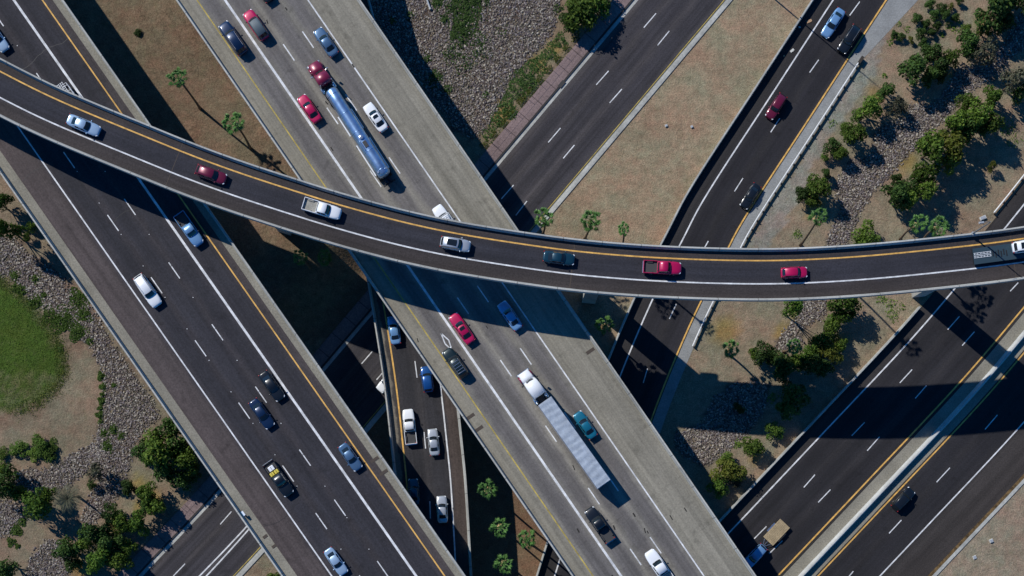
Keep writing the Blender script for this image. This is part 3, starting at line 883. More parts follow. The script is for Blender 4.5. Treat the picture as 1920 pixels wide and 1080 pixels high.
        m_ = MB(); q = wt * .9
        m_.loft([[(xd - .01, -q, belt + .12), (xd - .01, q, belt + .12)], [(xc - .06, -q * .95, H - .16), (xc - .06, q * .95, H - .16)]], closed=False, cap=False); m_.build('rear_window', GLASS, root)
        if rack:
            m_ = MB(); zz = 2.15
            for s in (1, -1):
                m_.tube([(x0 + .1, s * w * .95, zz), (xb + .1, s * w * .95, zz)], .045, 6)
                for xx in (x0 + .15, x1 - .1, xb): m_.tube([(xx, s * w * .95, 1.0), (xx, s * w * .95, zz)], .04, 6)
            for k in range(4): m_.tube([(x0 + .1 + k * (xb - x0) / 3, -w * .95, zz), (x0 + .1 + k * (xb - x0) / 3, w * .95, zz)], .04, 6)
            m_.build('ladder_rack', CHROME if rack != 'white' else PAINTS['white'], root)
            for yy in (-.35, .3):
                m_ = MB()
                for s in (-.2, .2): m_.box((cxm + .6, yy + s, zz + .1), (4.2, .06, .08))
                for k in range(13): m_.box((cxm + .6 - 2.0 + k * .333, yy, zz + .1), (.07, .4, .05))
                m_.build('ladder', PAINTS['white'], root)
    return root

dLF, dCF = (.5727, .8198), (-.5665, -.824)
def fly_dir(px, py):
    s, _ = FLY.near(P(px, py, Z_FLY)); a, n = FLY.locate(s); return (-n.y, -n.x)
def path_dir(path, px, py, sgn):
    s, _ = path.near(P(px, py, path.z)); a, n = path.locate(s); return (-n.y * sgn, -n.x * sgn)

zF, zL, zC, zR = Z_FLY, Z_LF, Z_CF, Z_LR
def F(x, y): return fly_dir(x, y)
car('sedan', 157, 235, F(157, 235), zF, 65, 'icy', 'pale silver blue sedan on the curved flyover, alone nearest its western end')
car('hatch', 396, 327, F(396, 327), zF, 60, 'maroon', 'dark maroon hatchback on the curved flyover following behind a white pickup')
car('pickup', 604, 392, F(604, 392), zF, 73, 'white', 'white crew cab pickup with pale empty bed on the curved flyover', bed='white')
car('suv', 854, 458, F(854, 458), zF, 57, 'silver', 'silver white SUV with a big black sunroof on the curved flyover', sunroof=2)
car('sedan', 1048, 484, F(1048, 484), zF, 60, 'darkteal', 'dark teal sedan on the curved flyover at the expansion joint')
car('pickup', 1242, 502, F(1242, 502), zF, 72, 'red', 'bright red pickup with an empty black bed on the curved flyover')
car('hatch', 1489, 511, F(1489, 511), zF, 50, 'red', 'bright red small hatchback on the curved flyover over the shrub slope')
car('sedan', -6, 70, dLF, zL, 60, 'icy', 'pale blue car cut by the picture edge on the asphalt viaduct')
car('pickup', 355, 430, dLF, zL, 70, 'lightblue', 'pale blue pickup half in flyover shadow in the carpool lane of the asphalt viaduct', bed='x')
car('suv', 277, 545, dLF, zL, 68, 'white', 'bright white long SUV with roof rails on the asphalt viaduct', rails=1)
car('sedan', 510, 724, dLF, zL, 62, 'black', 'glossy black sedan touching the wide carpool line on the asphalt viaduct')
car('sedan', 491, 776, dLF, zL, 62, 'navy', 'dark navy sedan beside and slightly behind the black sedan on the asphalt viaduct')
pk = car('pickup', 523, 898, dLF, zL, 74, 'black', 'black pickup carrying yellow and white boxes in its bed on the asphalt viaduct')
car('sedan', 657, 857, dLF, zL, 57, 'greyblue', 'grey blue sedan in the carpool lane of the asphalt viaduct near two deck patches')
car('sedan', 630, 1053, dLF, zL, 57, 'icy', 'pale blue white sedan on the asphalt viaduct by the bottom picture edge')
car('pickup', 140, 196, dLF, zL, 74, 'silver', 'work truck with white ladders on a rack, mostly hidden beneath the curved flyover', rack='white')
car('sedan', 491, -22, dCF, zC, 58, 'black', 'dark car mostly outside the top edge on the concrete viaduct')
car('suv', 480, 47, dCF, zC, 62, 'red', 'red fronted SUV with grey soft roof on the concrete viaduct', roofcol='grey')
car('suv', 437, 72, dCF, zC, 70, 'navy', 'large dark navy SUV with roof rails straddling the worn yellow line', rails=1)
car('sedan', 611, 79, dCF, zC, 60, 'greyblue', 'grey blue sedan ahead of the tanker in the outer concrete viaduct lane')
car('sedan', 580, 204, dCF, zC, 58, 'red', 'bright red sedan next to the tanker on the concrete viaduct')
car('sedan', 704, 220, dCF, zC, 60, 'white', 'bright white sedan with dark sunroof overtaken by the tanker', sunroof=1)
car('pickup', 837, 416, dCF, zC, 70, 'white', 'white work truck with ladders half hidden by the flyover on the concrete viaduct', rack='white')
car('sedan', 956, 592, dCF, zC, 60, 'lightblue', 'light blue sedan inside the flyover shadow on the concrete viaduct')
car('sedan', 866, 616, dCF, zC, 64, 'red', 'crimson sedan with dark sunroof by the painted diamond on the concrete viaduct', sunroof=1)
car('suv', 854, 681, dCF, zC, 63, 'greenblack', 'black green SUV with roof slats just behind the painted diamond', rails=2)
car('sedan', 1097, 797, dCF, zC, 57, 'teal', 'teal sedan passing beside the long grey semi trailer')
car('pickup', 1124, 984, dCF, zC, 74, 'black', 'black pickup with open bed below the rear of the semi trailer')
car('pickup', 1239, 1067, dCF, zC, 82, 'white', 'big white pickup with towing mirrors leaving the bottom edge of the concrete viaduct', bed='white')
def LRd(x, y): return path_dir(LR, x, y, 1)
car('sedan', 739, 619, LRd(739, 619), zR, 54, 'lightblue', 'light blue sedan half in shade on the narrow ramp beside the concrete viaduct')
car('suv', 801, 711, LRd(801, 711), zR, 49, 'blue', 'deep blue SUV on the narrow ramp tucked against the concrete viaduct')
car('pickup', 768, 800, LRd(768, 800), zR, 66, 'white', 'white pickup with black open bed on the narrow ramp')
car('sedan', 813, 829, LRd(813, 829), zR, 51, 'silver', 'warm silver sedan beside the white pickup on the narrow ramp')
car('sedan', 829, 955, LRd(829, 955), zR, 51, 'silver', 'silver sedan crossing the viaduct shadow edge at the lower end of the narrow ramp')
car('sedan', 776, 922, LRd(776, 922), zR, 50, 'darkteal', 'dark teal car deep in the viaduct shadow on the narrow ramp')
car('sedan', 727, 714, (-.655, .755), 0.02, 50, 'white', 'white car on the lowest street peeking out beneath the narrow ramp')
car('sedan', 1562, 43, path_dir(RA, 1562, 43, -1), .02, 60, 'lightblue', 'light blue sedan on the ramp road next to a black SUV')
car('suv', 1592, 74, path_dir(RA, 1592, 74, -1), .02, 57, 'black', 'black SUV over the yellow line of the ramp road', rails=1)
car('suv', 1455, 200, path_dir(RA, 1455, 200, -1), .02, 52, 'maroon', 'dark maroon SUV alone in the middle of the ramp road', wscale=.95)
car('sedan', 1407, 368, path_dir(RA, 1407, 368, -1), .02, 51, 'black', 'black sedan on the ramp road just north of the flyover')
car('suv', 1415, 1043, path_dir(RF, 1430, 1030, -1), .02, 52, 'lightblue', 'blue SUV in bridge shadow towing a wooden deck trailer on the wide freeway')
car('suv', 1693, 936, path_dir(RF, 1620, 930, 1), .02, 50, 'black', 'black SUV alone on the outer freeway carriageway beyond the median')

# the pickup's load
def on_vehicle(root, x, y, z):
    a = root.rotation_euler.z
    return (root.location.x + math.cos(a) * x - math.sin(a) * y, root.location.y + math.sin(a) * x + math.cos(a) * y, root.location.z + z)
YBOX = plain('yellow_plastic', (.62, .50, .06), .5)
def crate(root, x, y, d, mat, label, name='cargo_box'):
    mb = MB(); mb.box((0, 0, d[2] / 2), d); 
    o = tag(mb.build(name, mat), label, 'box'); o.location = on_vehicle(root, x, y, .76); o.rotation_euler.z = root.rotation_euler.z
    md = o.modifiers.new('soft_edges', 'BEVEL'); md.width = .05; md.segments = 2
    mb = MB(); mb.box((0, 0, d[2] + .02), (d[0] * .7, .06, .04)); mb.build('strap', TRIM, o)
    return o
crate(pk, -1.15, .42, (.62, .72, .62), YBOX, 'yellow box in the black pickup bed, nearer the carpool lane')
crate(pk, -1.15, -.42, (.62, .72, .62), YBOX, 'yellow box in the black pickup bed, nearer the brown shoulder')
crate(pk, -2.05, .0, (.8, .95, .5), PAINTS['white'], 'white box behind the yellow boxes in the black pickup bed')

# ---- semi truck with box trailer
def tractor(root, pm, fend, L_hood, x_cab, hcab, wheels_r=.5, stacks=True, sleeper_h=None):
    W = 2.3
    mb = MB(); rings = []
    for x, w, zt in ((0, 1.6, 1.35), (-.06, 1.78, 1.62), (-.25, 1.86, 1.78), (-L_hood * .6, 2.0, 1.9), (-L_hood, 2.1, 2.02)):
        rings.append([(x, w / 2, .7), (x, w / 2, zt - .15), (x, w / 2 * .85, zt), (x, 0, zt + .06), (x, -w / 2 * .85, zt), (x, -w / 2, zt - .15), (x, -w / 2, .7)])
    mb.loft(rings); mb.build('hood', pm, root, True)
    for s in (1, -1):
        mb = MB(); rings = []
        for t in range(9):
            a = math.pi * t / 8
            x = -.95 + .72 * math.cos(a); z = .5 + .72 * math.sin(a)
            rings.append([(x, s * .72, z), (x, s * 1.22, z - .04), (x, s * 1.22, z - .12), (x, s * .72, z - .1)])
        mb.loft(rings); mb.build('fender', fend, root, True)
        link('headlight', small_mesh('headlight', LAMP, (.20, .13, .07)), root, (-.12, s * .92, 1.05))
        mb = MB(); mb.box((-L_hood - .25, s * 1.42, 2.3), (.14, .34, .5)); mb.tube([(-L_hood - .3, s * 1.1, 2.2), (-L_hood - .25, s * 1.42, 2.25)], .03, 5); mb.build('mirror', CHROME if fend is pm else TRIM, root)
        mb = MB(); mb.tube([(x_cab + .3, s * 1.0, .85), (x_cab - .9, s * 1.0, .85)], .32, 14); mb.build('fuel_tank', CHROME, root, True)
        if stacks:
            mb = MB(); mb.tube([(x_cab - .15, s * 1.05, 1.0), (x_cab - .15, s * 1.05, hcab + .45)], .09, 8); mb.build('exhaust_stack', CHROME, root)
    mb = MB(); mb.box((.02, 0, .62), (.25, 2.35, .34)); mb.build('bumper', CHROME, root)
    # cab
    mb = MB(); rings = []
    x0 = -L_hood
    for x, w, zt, e in ((x0 + .05, 2.05, 2.05, 0), (x0 - .35, 2.15, hcab - .35, .1), (x0 - .6, 2.2, hcab - .05, .1), (x0 - 1.3, W, hcab + .02, 0), (x_cab, W, (sleeper_h or hcab), 0)):
        rings.append([(x, w / 2, .9), (x, w / 2, zt - .2), (x, w / 2 * .9, zt - .03), (x + e, 0, zt + .04), (x, -w / 2 * .9, zt - .03), (x, -w / 2, zt - .2), (x, -w / 2, .9)])
    mb.loft(rings); mb.build('cab', pm, root, True)
    mb = MB(); rr = []
    for x, z in ((x0 - .0, 2.12), (x0 - .30, hcab - .38)):
        rr.append([(x - .10, -.92, z - .06), (x + .08, -.45, z + .02), (x + .12, 0, z + .05), (x + .08, .45, z + .02), (x - .10, .92, z - .06)])
    mb.loft(rr, closed=False, cap=False); mb.build('windscreen', GLASS, root, True)
    mb = MB(); mb.box(((x_cab - 3.0) / 2 + x_cab / 2, 0, .95), (3.2, .9, .25)); mb.box((x_cab - 1.9, 0, 1.16), (1.0, .95, .12)); mb.build('chassis', TRIM, root)
    t, rim = wheel_mesh(wheels_r)
    for x, ys in ((-.95, (1.05,)), (x_cab - 1.3, (1.05, .75)), (x_cab - 2.65, (1.05, .75))):
        for y in ys:
            for s in (1, -1):
                w = link('wheel', t, root, (x, s * y, wheels_r), 0 if s > 0 else math.pi); link('rim', rim, w)

semi_l = P(980, 697, zC + 2); semi_d = (1131 - 980, 909 - 697)
sang = math.atan2(semi_d[1], -semi_d[0])
semi = thing('semi_truck', 'long semi truck with white cab, red fenders and a grey box trailer', 'truck', (semi_l.x, semi_l.y, zC), sang, 'heavy trucks')
tractor(semi, PAINTS['white'], PAINTS['rig'], 1.75, -4.75, 3.0, sleeper_h=3.25)
TL0, TL1 = -6.0, -22.35
m, n, l, b = nodes('trailer_roof_sheet')
tc = n.new('ShaderNodeTexCoord')
rgb = n.new('ShaderNodeRGB'); rgb.outputs[0].default_value = (.36, .41, .47, 1)
wv = n.new('ShaderNodeTexWave'); wv.wave_type = 'BANDS'; wv.bands_direction = 'X'; wv.inputs['Scale'].default_value = .27; wv.inputs['Distortion'].default_value = 3.0; wv.inputs['Detail'].default_value = 3; wv.inputs['Detail Scale'].default_value = 1.5
l.new(tc.outputs['Object'], wv.inputs['Vector'])
g, _ = noise_gain(n, l, tc.outputs['Object'], 1.1, .82, 1.18); c = mult(n, l, rgb.outputs[0], g)
g, _ = noise_gain(n, l, tc.outputs['Object'], 9., .85, 1.15); c = mult(n, l, c, g)
l.new(c, b.inputs['Base Color']); b.inputs['Roughness'].default_value = .45; b.inputs['Metallic'].default_value = .15
bp = n.new('ShaderNodeBump'); bp.inputs['Strength'].default_value = .5; bp.inputs['Distance'].default_value = .06
l.new(wv.outputs['Fac'], bp.inputs['Height']); l.new(bp.outputs[0], b.inputs['Normal'])
TROOF = m
mb = MB(); mb.box(((TL0 + TL1) / 2, 0, 2.6), (TL0 - TL1, 2.58, 2.9)); tb = mb.build('trailer_box', PAINTS['silver'], semi)
mb = MB(); nseg = 26
rows = []
for i in range(nseg + 1):
    x = TL0 - .04 + (TL1 - TL0 + .08) * i / nseg
    dz = (.018 if i % 2 else 0) + rnd.uniform(0, .012)
    rows.append([(x, -1.25, 4.062), (x, -.6, 4.07 + dz), (x, 0, 4.078 + dz), (x, .6, 4.07 + dz), (x, 1.25, 4.062)])
mb.loft(rows, closed=False, cap=False); mb.build('roof_sheet', TROOF, tb, True)
for s in (1, -1):
    mb = MB(); mb.box(((TL0 + TL1) / 2, s * 1.27, 4.06), (TL0 - TL1 - .02, .05, .07)); mb.build('roof_rail', CHROME, tb)
    mb = MB(); mb.box((TL1 - .02, s * .63, 2.6), (.05, 1.2, 2.7)); mb.build('rear_door', PAINTS['white'], semi)
    mb = MB(); mb.box((-10, s * .8, .8), (.15, .15, .7)); mb.build('landing_leg', TRIM, semi)
mb = MB(); mb.box(((TL0 + TL1) / 2, 0, 1.05), (TL0 - TL1 - .3, .9, .2)); mb.build('trailer_frame', TRIM, semi)
t, rim = wheel_mesh(.5)
for x in (TL1 + 1.6, TL1 + 2.9):
    for y in (1.05, .75):
        for s in (1, -1):
            w = link('wheel', t, semi, (x, s * y, .5), 0 if s > 0 else math.pi); link('rim', rim, w)

# ---- tanker truck
tk_l = P(586, 118, zC + 1.5); td = (725 - 586, 334 - 118)
tang = math.atan2(td[1], -td[0])
tank = thing('tanker_truck', 'tanker truck with a dark red cab and a long polished silver tank', 'truck', (tk_l.x, tk_l.y, zC), tang, 'heavy trucks')
tractor(tank, PAINTS['rig'], PAINTS['rig'], 2.0, -4.2, 2.75, stacks=True)
m, n, l, b = nodes('polished_tank')
tc = n.new('ShaderNodeTexCoord'); g, _ = noise_gain(n, l, tc.outputs['Object'], 1.5, .78, 1.12)
rgb = n.new('ShaderNodeRGB'); rgb.outputs[0].default_value = (.36, .54, .78, 1)
l.new(mult(n, l, rgb.outputs[0], g), b.inputs['Base Color']); b.inputs['Metallic'].default_value = .85; b.inputs['Roughness'].default_value = .33
TANKM = m
T0, T1 = -5.3, -22.0
mb = MB(); pr = []
for k in range(6):
    a = math.pi / 2 * k / 5; pr.append((T0 - .45 + .45 * math.cos(math.pi / 2 - a) if False else T0 - .45 * (1 - math.cos(math.pi / 2 - a) * 1.0), max(.02, 1.08 * math.sin(a))))
pts = [((T0, 0, 2.2), .05), ((T0 - .1, 0, 2.2), .6), ((T0 - .3, 0, 2.2), .95), ((T0 - .55, 0, 2.2), 1.07)]
for k in range(1, 8): pts.append(((T0 - .55 + (T1 - T0 + 1.1) * k / 8, 0, 2.2 - .0 * k), 1.07))
pts += [((T1 + .55, 0, 2.2), 1.07), ((T1 + .3, 0, 2.2), .95), ((T1 + .1, 0, 2.2), .6), ((T1, 0, 2.2), .05)]
mb.tube([p for p, r in pts], [r for p, r in pts], 32); mb.build('tank', TANKM, tank, True)
for k in range(5):
    x = T0 - 1.2 + (T1 - T0 + 2.4) * k / 4
    mb = MB(); mb.tube([(x - .04, 0, 2.2), (x + .04, 0, 2.2)], 1.10, 32); mb.build('tank_band', TANKM, tank, True)
xm = T0 + (T1 - T0) * .575
mb = MB(); mb.tube([(xm, 0, 3.2), (xm, 0, 3.42), (xm, 0, 3.46)], [.36, .36, .2], 16); mb.build('manhole', CHROME, tank)
mb = MB(); mb.box((xm - 1.25, 0, 3.32), (1.1, .6, .06)); mb.build('walkway', BEDLINER, tank)
mb = MB(); mb.tube([(xm - .2, .55, 3.1), (xm - .6, .6, 3.5), (xm - 1.9, .6, 3.5), (xm - 2.0, .55, 3.1)], .04, 6); mb.build('guard_rail', CHROME, tank)
for s, xx in ((1, T1 + 1.0), (-1, T1 + .9)):
    mb = MB(); mb.tube([(xx, s * .72, 2.9), (xx, s * .75, 3.2)], .17, 12); mb.build('vent_cap', CHROME, tank)
for s in (1, -1):
    for a, b_ in ((-9.5, -13.2), (-15.0, -20.8)):
        mb = MB(); mb.tube([(a, s * 1.22, 1.15), (b_, s * 1.22, 1.15)], .13, 10); mb.build('hose_tube', PAINTS['white'], tank)
mb = MB(); mb.box(((T0 + T1) / 2 - .6, 0, .98), (T0 - T1 + .8, 1.0, .24)); mb.build('trailer_frame', TRIM, tank)
mb = MB(); mb.box((T1 - .85, 0, .8), (.25, 2.2, .3)); mb.box((T1 - .5, .35, 1.3), (.7, .5, .5)); mb.box((T1 - .5, -.45, 1.2), (.6, .4, .6)); mb.build('rear_bumper', TRIM, tank)
for x in (T1 + .6, T1 + 1.9):
    for y in (1.05, .75):
        for s in (1, -1):
            w = link('wheel', t, tank, (x, s * y, .5), 0 if s > 0 else math.pi); link('rim', rim, w)

# ---- small wooden deck trailer behind the blue SUV
PLANK = surf('worn_planks', (.36, .28, .17), gains=((.9, .75, 1.2), (7., .75, 1.2)))
cl = P(1456, 998, .8); a_ = math.atan2(-(path_dir(RF, 1470, 1000, -1)[1]), path_dir(RF, 1470, 1000, -1)[0])
ut = thing('flatbed_trailer', 'small flat trailer with a worn tan plank deck behind the blue SUV', 'trailer', (cl.x, cl.y, .02), a_)
dk = MB()
for k in range(8): dk.box((0, -1.02 + k * .291, .78 + (k % 3) * .006), (4.3, .272, .06))
dk.build('plank_deck', PLANK, ut)
mb = MB(); mb.box((0, 0, .66), (4.4, 2.0, .14)); mb.build('frame', TRIM, ut)
mb = MB(); mb.tube([(2.2, .7, .62), (3.5, 0, .55)], .06, 6); mb.tube([(2.2, -.7, .62), (3.5, 0, .55)], .06, 6); mb.tube([(2.2, 0, .62), (3.75, 0, .55)], .06, 6); mb.build('tow_bar', CHROME, ut)
for x in (.45, -.45):
    for s in (1, -1):
        w = link('wheel', wheel_mesh(.34)[0], ut, (x, s * 1.28, .34), 0 if s > 0 else math.pi); link('rim', wheel_mesh(.34)[1], w)
for s in (1, -1):
    mb = MB(); mb.box((0, s * 1.28, .74), (1.9, .3, .05)); mb.build('wheel_guard', CHROME if s < 0 else TRIM, ut)

# ---- car hauler at the flyover's eastern end
hx, hy = 1880, 474
hd = F(1880, 470); ha = math.atan2(-hd[1], hd[0]); hl = P(1893, 472, zF + .8)
hau = thing('car_trailer', 'dark flat car trailer with pale loading ramps at the flyover end by the picture edge', 'trailer', (hl.x, hl.y, zF), ha)
mb = MB(); mb.box((0, 0, .72), (11.4, 2.5, .16)); mb.build('deck', plain('dark_deck_steel', (.035, .065, .085), .5, .3), hau)
for s in (.34, -.14):
    mb = MB()
    for q in (-.13, .13): mb.box((-4.25, s + q, .84), (2.7, .06, .08))
    for k in range(6): mb.box((-5.5 + k * .5, s, .84), (.05, .24, .06))
    mb.build('loading_ramp', PAINTS['white'], hau)
for k in range(6):
    mb = MB(); mb.box((-2.6 + k * .42, (-1) ** k * .12, .83), (.16, .9, .07)); mb.build('tie_down_rail', TRIM, hau)
for x in (-1.6, -2.6):
    for s in (1, -1):
        w = link('wheel', wheel_mesh(.34)[0], hau, (x, s * 1.05, .34), 0 if s > 0 else math.pi); link('rim', wheel_mesh(.34)[1], w)
mb = MB(); mb.box((-5.68, 0, .6), (.1, 2.4, .3)); mb.build('rear_bumper', TRIM, hau)
cc = car('suv', 1922, 463, F(1910, 463), zF, 56, 'white', 'white SUV with dark sunroof riding on the dark car trailer', sunroof=2)
cc.location.z += .8
# ------------------------------------------------------------------ stones, lawn, weeds
npr = np.random.default_rng(11)
def poly_bounds(p):
    xs = [q[0] for q in p]; ys = [q[1] for q in p]
    return min(xs), max(xs), min(ys), max(ys)
WEED_POLYS = [
    [(838, -30), (900, -30), (905, 20), (890, 70), (868, 85), (845, 70), (850, 30)],
    [(975, 130), (1010, 115), (1020, 135), (975, 195), (930, 255), (905, 262), (925, 215), (945, 190)],
    [(815, -20), (835, -20), (830, 15), (815, 12)], [(805, 105), (830, 120), (845, 170), (830, 180), (800, 135)],
    [(1050, 55), (1075, 60), (1050, 90), (1030, 110), (1010, 125), (1020, 100)],
]
def stone_field(polys, count_per_px, seed):
    r = random.Random(seed)
    ico = [(0, 0, 1), (.89, 0, .45), (.28, .85, .45), (-.72, .53, .45), (-.72, -.53, .45), (.28, -.85, .45), (.72, .53, -.45), (-.28, .85, -.45), (-.89, 0, -.45), (-.28, -.85, -.45), (.72, -.53, -.45)]
    fac = [(0, 1, 2), (0, 2, 3), (0, 3, 4), (0, 4, 5), (0, 5, 1), (1, 6, 2), (2, 7, 3), (3, 8, 4), (4, 9, 5), (5, 10, 1), (2, 6, 7), (3, 7, 8), (4, 8, 9), (5, 9, 10), (1, 10, 6)]
    base = np.array(ico); V = []; Fc = []; n = 0
    for p in polys:
        x0, x1, y0, y1 = poly_bounds(p)
        for _ in range(int((x1 - x0) * (y1 - y0) * count_per_px)):
            x = r.uniform(x0, x1); y = r.uniform(y0, y1)
            if not in_poly(p, x + r.gauss(0, 3.0), y + r.gauss(0, 3.0)): continue
            if any(in_poly(w, x, y) for w in WEED_POLYS[:2]) and r.random() < .8: continue
            q = PG(x, y)
            s = .085 + .11 * r.random() ** 2
            k = base * np.array([s * r.uniform(.8, 1.5), s * r.uniform(.7, 1.1), s * r.uniform(.6, 1.0)]) * (1 + npr.normal(0, .12, (11, 1)))
            a = r.uniform(0, 6.28); c_, s_ = math.cos(a), math.sin(a)
            tl = r.uniform(-.5, .5)
            k = np.stack([k[:, 0] * c_ - k[:, 1] * s_, k[:, 0] * s_ + k[:, 1] * c_, k[:, 2] + k[:, 0] * tl], 1)
            V.append(k + np.array([q.x, q.y, q.z + s * .35]))
            Fc += [(f[0] + n, f[1] + n, f[2] + n) for f in fac]; n += 11
    me = bpy.data.meshes.new('riprap_stones')
    me.from_pydata(np.concatenate(V).tolist(), [], Fc)
    return me
STONE = island_mat('mixed_river_stone', [(.060, .052, .050), (.17, .135, .12), (.11, .095, .105), (.34, .30, .24), (.13, .095, .085), (.20, .175, .185), (.45, .41, .34), (.085, .07, .062), (.21, .165, .105)], .9, gain=(1, 1))
for polys, lab, sd, dens in ((ROCK_POLYS[:1], 'broad field of mixed grey and brown stones beside the pink paved verge', 1, .25), (ROCK_POLYS[1:2], 'winding band of pale stones through the shrub slope', 2, .32), (ROCK_POLYS[2:4], 'stones in the dry channel below the curved flyover', 4, .32), (ROCK_POLYS[4:], 'field of mixed stones between lawn and asphalt viaduct', 3, .27)):
    me = stone_field(polys, dens, sd); me.materials.append(STONE)
    tag(link('gravel', me), lab, None, None, 'stuff')

def patch(name, poly, mat, up, wob=2.2):
    """a ground patch with an uneven outline"""
    pts = []
    for a, b in zip(poly, poly[1:] + poly[:1]):
        n = max(1, int(math.dist(a, b) / 6))
        for k in range(n):
            t = k / n; pts.append((a[0] + (b[0] - a[0]) * t + rnd.uniform(-wob, wob), a[1] + (b[1] - a[1]) * t + rnd.uniform(-wob, wob)))
    mb = MB(); mb.poly([PG(x, y, up) for x, y in pts])
    return flip_up(mb.build(name, mat, fix=False))
def leaf_quads(C, N, S, ratio=.55):
    """numpy: one leaf-shaped quad per centre"""
    C = np.asarray(C, float); N = np.asarray(N, float); S = np.asarray(S, float)[:, None]
    N = N / np.linalg.norm(N, axis=1, keepdims=True)
    t = npr.normal(size=C.shape); t -= (t * N).sum(1, keepdims=True) * N; t /= np.linalg.norm(t, axis=1, keepdims=True) + 1e-9
    b = np.cross(N, t)
    V = np.stack([C - t * S, C + b * S * ratio + t * S * .1, C + t * S, C - b * S * ratio + t * S * .1], 1).reshape(-1, 3)
    F_ = np.arange(len(C) * 4).reshape(-1, 4)
    return V, F_
def quad_mesh(name, V, F_, mat):
    me = bpy.data.meshes.new(name); me.from_pydata(V.tolist(), [], F_.tolist()); me.materials.append(mat); me.update(); return me

LEAF = {
    'dark': island_mat('dark_green_leaves', [(.026, .058, .014), (.054, .104, .020), (.036, .075, .018), (.078, .132, .028)], .7, .25),
    'mid': island_mat('mid_green_leaves', [(.050, .095, .014), (.098, .160, .024), (.07, .125, .018), (.155, .22, .034)], .7, .3),
    'bright': island_mat('bright_green_leaves', [(.048, .105, .014), (.092, .165, .024), (.064, .125, .018), (.13, .20, .034)], .7, .3),
    'yellow': island_mat('yellow_green_leaves', [(.075, .105, .016), (.135, .150, .024), (.095, .12, .018), (.18, .18, .035)], .7, .3),
    'grey': island_mat('grey_twiggy_leaves', [(.055, .055, .036), (.085, .085, .055), (.065, .075, .042), (.10, .09, .065)], .8, .2),
    'palm': island_mat('palm_fronds', [(.028, .075, .018), (.115, .24, .060), (.060, .15, .035), (.17, .31, .09)], .5, .25, (.8, 1.2)),
}
BARK = surf('brown_bark', (.10, .075, .05), gains=((3., .7, 1.2),))
PALMBARK = surf('palm_trunk_bark', (.17, .12, .075), gains=((2., .7, 1.2),))
STRAW = island_mat('dead_palm_fronds', [(.25, .17, .08), (.40, .29, .15), (.30, .21, .10)], .8, .1)

# low weeds as loose ground cover
def weed_patch(label, spots, kind, seed, size=.16):
    r = random.Random(seed); C = []; N = []; S = []
    for px, py, rad, n in spots:
        for _ in range(n):
            a = r.uniform(0, 6.28); d = rad * math.sqrt(r.random()) * (1 + .3 * math.sin(3 * a + px))
            q = PG(px + d * math.cos(a), py + d * math.sin(a))
            C.append((q.x, q.y, q.z + .05 + r.random() * .5 * max(.1, 1 - d / rad))); N.append((r.gauss(0, .5), r.gauss(0, .5), 1)); S.append(size * r.uniform(.6, 1.5))
    V, F_ = leaf_quads(C, N, S)
    tag(link('weeds', quad_mesh('weeds', V, F_, LEAF[kind])), label, None, None, 'stuff')
weed_patch('dark weeds growing in a streak through the northern stone field', [(878, 5, 32, 1100), (868, 48, 24, 850), (834, 36, 12, 240), (820, 6, 13, 320), (817, 144, 12, 200), (839, 168, 10, 160), (800, 110, 10, 100), (900, 75, 16, 120), (735, 40, 8, 60), (1045, 15, 10, 80), (890, -5, 40, 700), (862, 70, 26, 500), (850, 20, 20, 260), (845, 100, 22, 200), (870, 120, 26, 200), (815, 150, 22, 180), (900, 100, 20, 120), (940, 60, 14, 60), (770, 30, 12, 60)], 'dark', 5, .17)
weed_patch('olive weeds along the inner edge of the pink paved verge', [(985, 143, 24, 620), (968, 170, 22, 560), (948, 200, 20, 480), (931, 228, 16, 320), (1010, 122, 20, 420), (1030, 100, 16, 260), (1049, 78, 15, 300), (911, 178, 8, 110), (915, 252, 14, 180), (995, 160, 20, 420), (960, 215, 14, 240)], 'dark', 6, .13)
weed_patch('straw green grass fringe at the outer side of the pink paved verge', [(1012 - 17 * k, 152 + 20 * k, 9, 130) for k in range(-4, 7)] + [(980, 185, 10, 120), (950, 215, 10, 120)], 'yellow', 8, .11)
weed_patch('green weeds among the stones near the lawn', [(67, 523, 9, 180), (28, 516, 10, 180), (83, 553, 7, 110), (146, 562, 20, 900), (157, 590, 16, 650), (120, 602, 25, 1400), (146, 622, 18, 800), (95, 592, 18, 520), (70, 566, 14, 300), (40, 545, 12, 220), (190, 705, 8, 160), (193, 725, 7, 160), (191, 752, 7, 160), (187, 778, 7, 140), (112, 655, 8, 120), (60, 568, 10, 180), (30, 540, 10, 160), (168, 640, 8, 120), (189, 790, 5, 60), (192, 740, 5, 60), (188, 765, 5, 60), (214, 722, 6, 80), (31, 994, 12, 330), (21, 1016, 8, 140), (33, 1024, 5, 60), (42, 978, 8, 120), (100, 830, 10, 100), (214, 806, 11, 330), (200, 836, 13, 400), (228, 817, 8, 180), (196, 812, 9, 160)], 'bright', 7, .16)
weed_patch('sparse small weeds dotted over the shrub slope', [(1679, 66, 8, 60), (1669, 80, 6, 40), (1658, 142, 5, 40), (1640, 205, 6, 30), (1560, 470, 8, 60), (1675, 590, 14, 90), (1668, 570, 12, 70), (1652, 560, 10, 50), (1690, 575, 8, 40), (1560, 230, 8, 40), (1495, 440, 9, 60), (1779, 46, 8, 60), (1788, 55, 7, 50), (1795, 38, 6, 40), (1700, 55, 6, 40), (1685, 45, 5, 30), (1766, 66, 5, 35), (1383, 833, 8, 110), (1391, 770, 8, 60), (1447, 745, 12, 100), (1880, 235, 20, 120), (1900, 260, 18, 90)], 'mid', 8, .13)

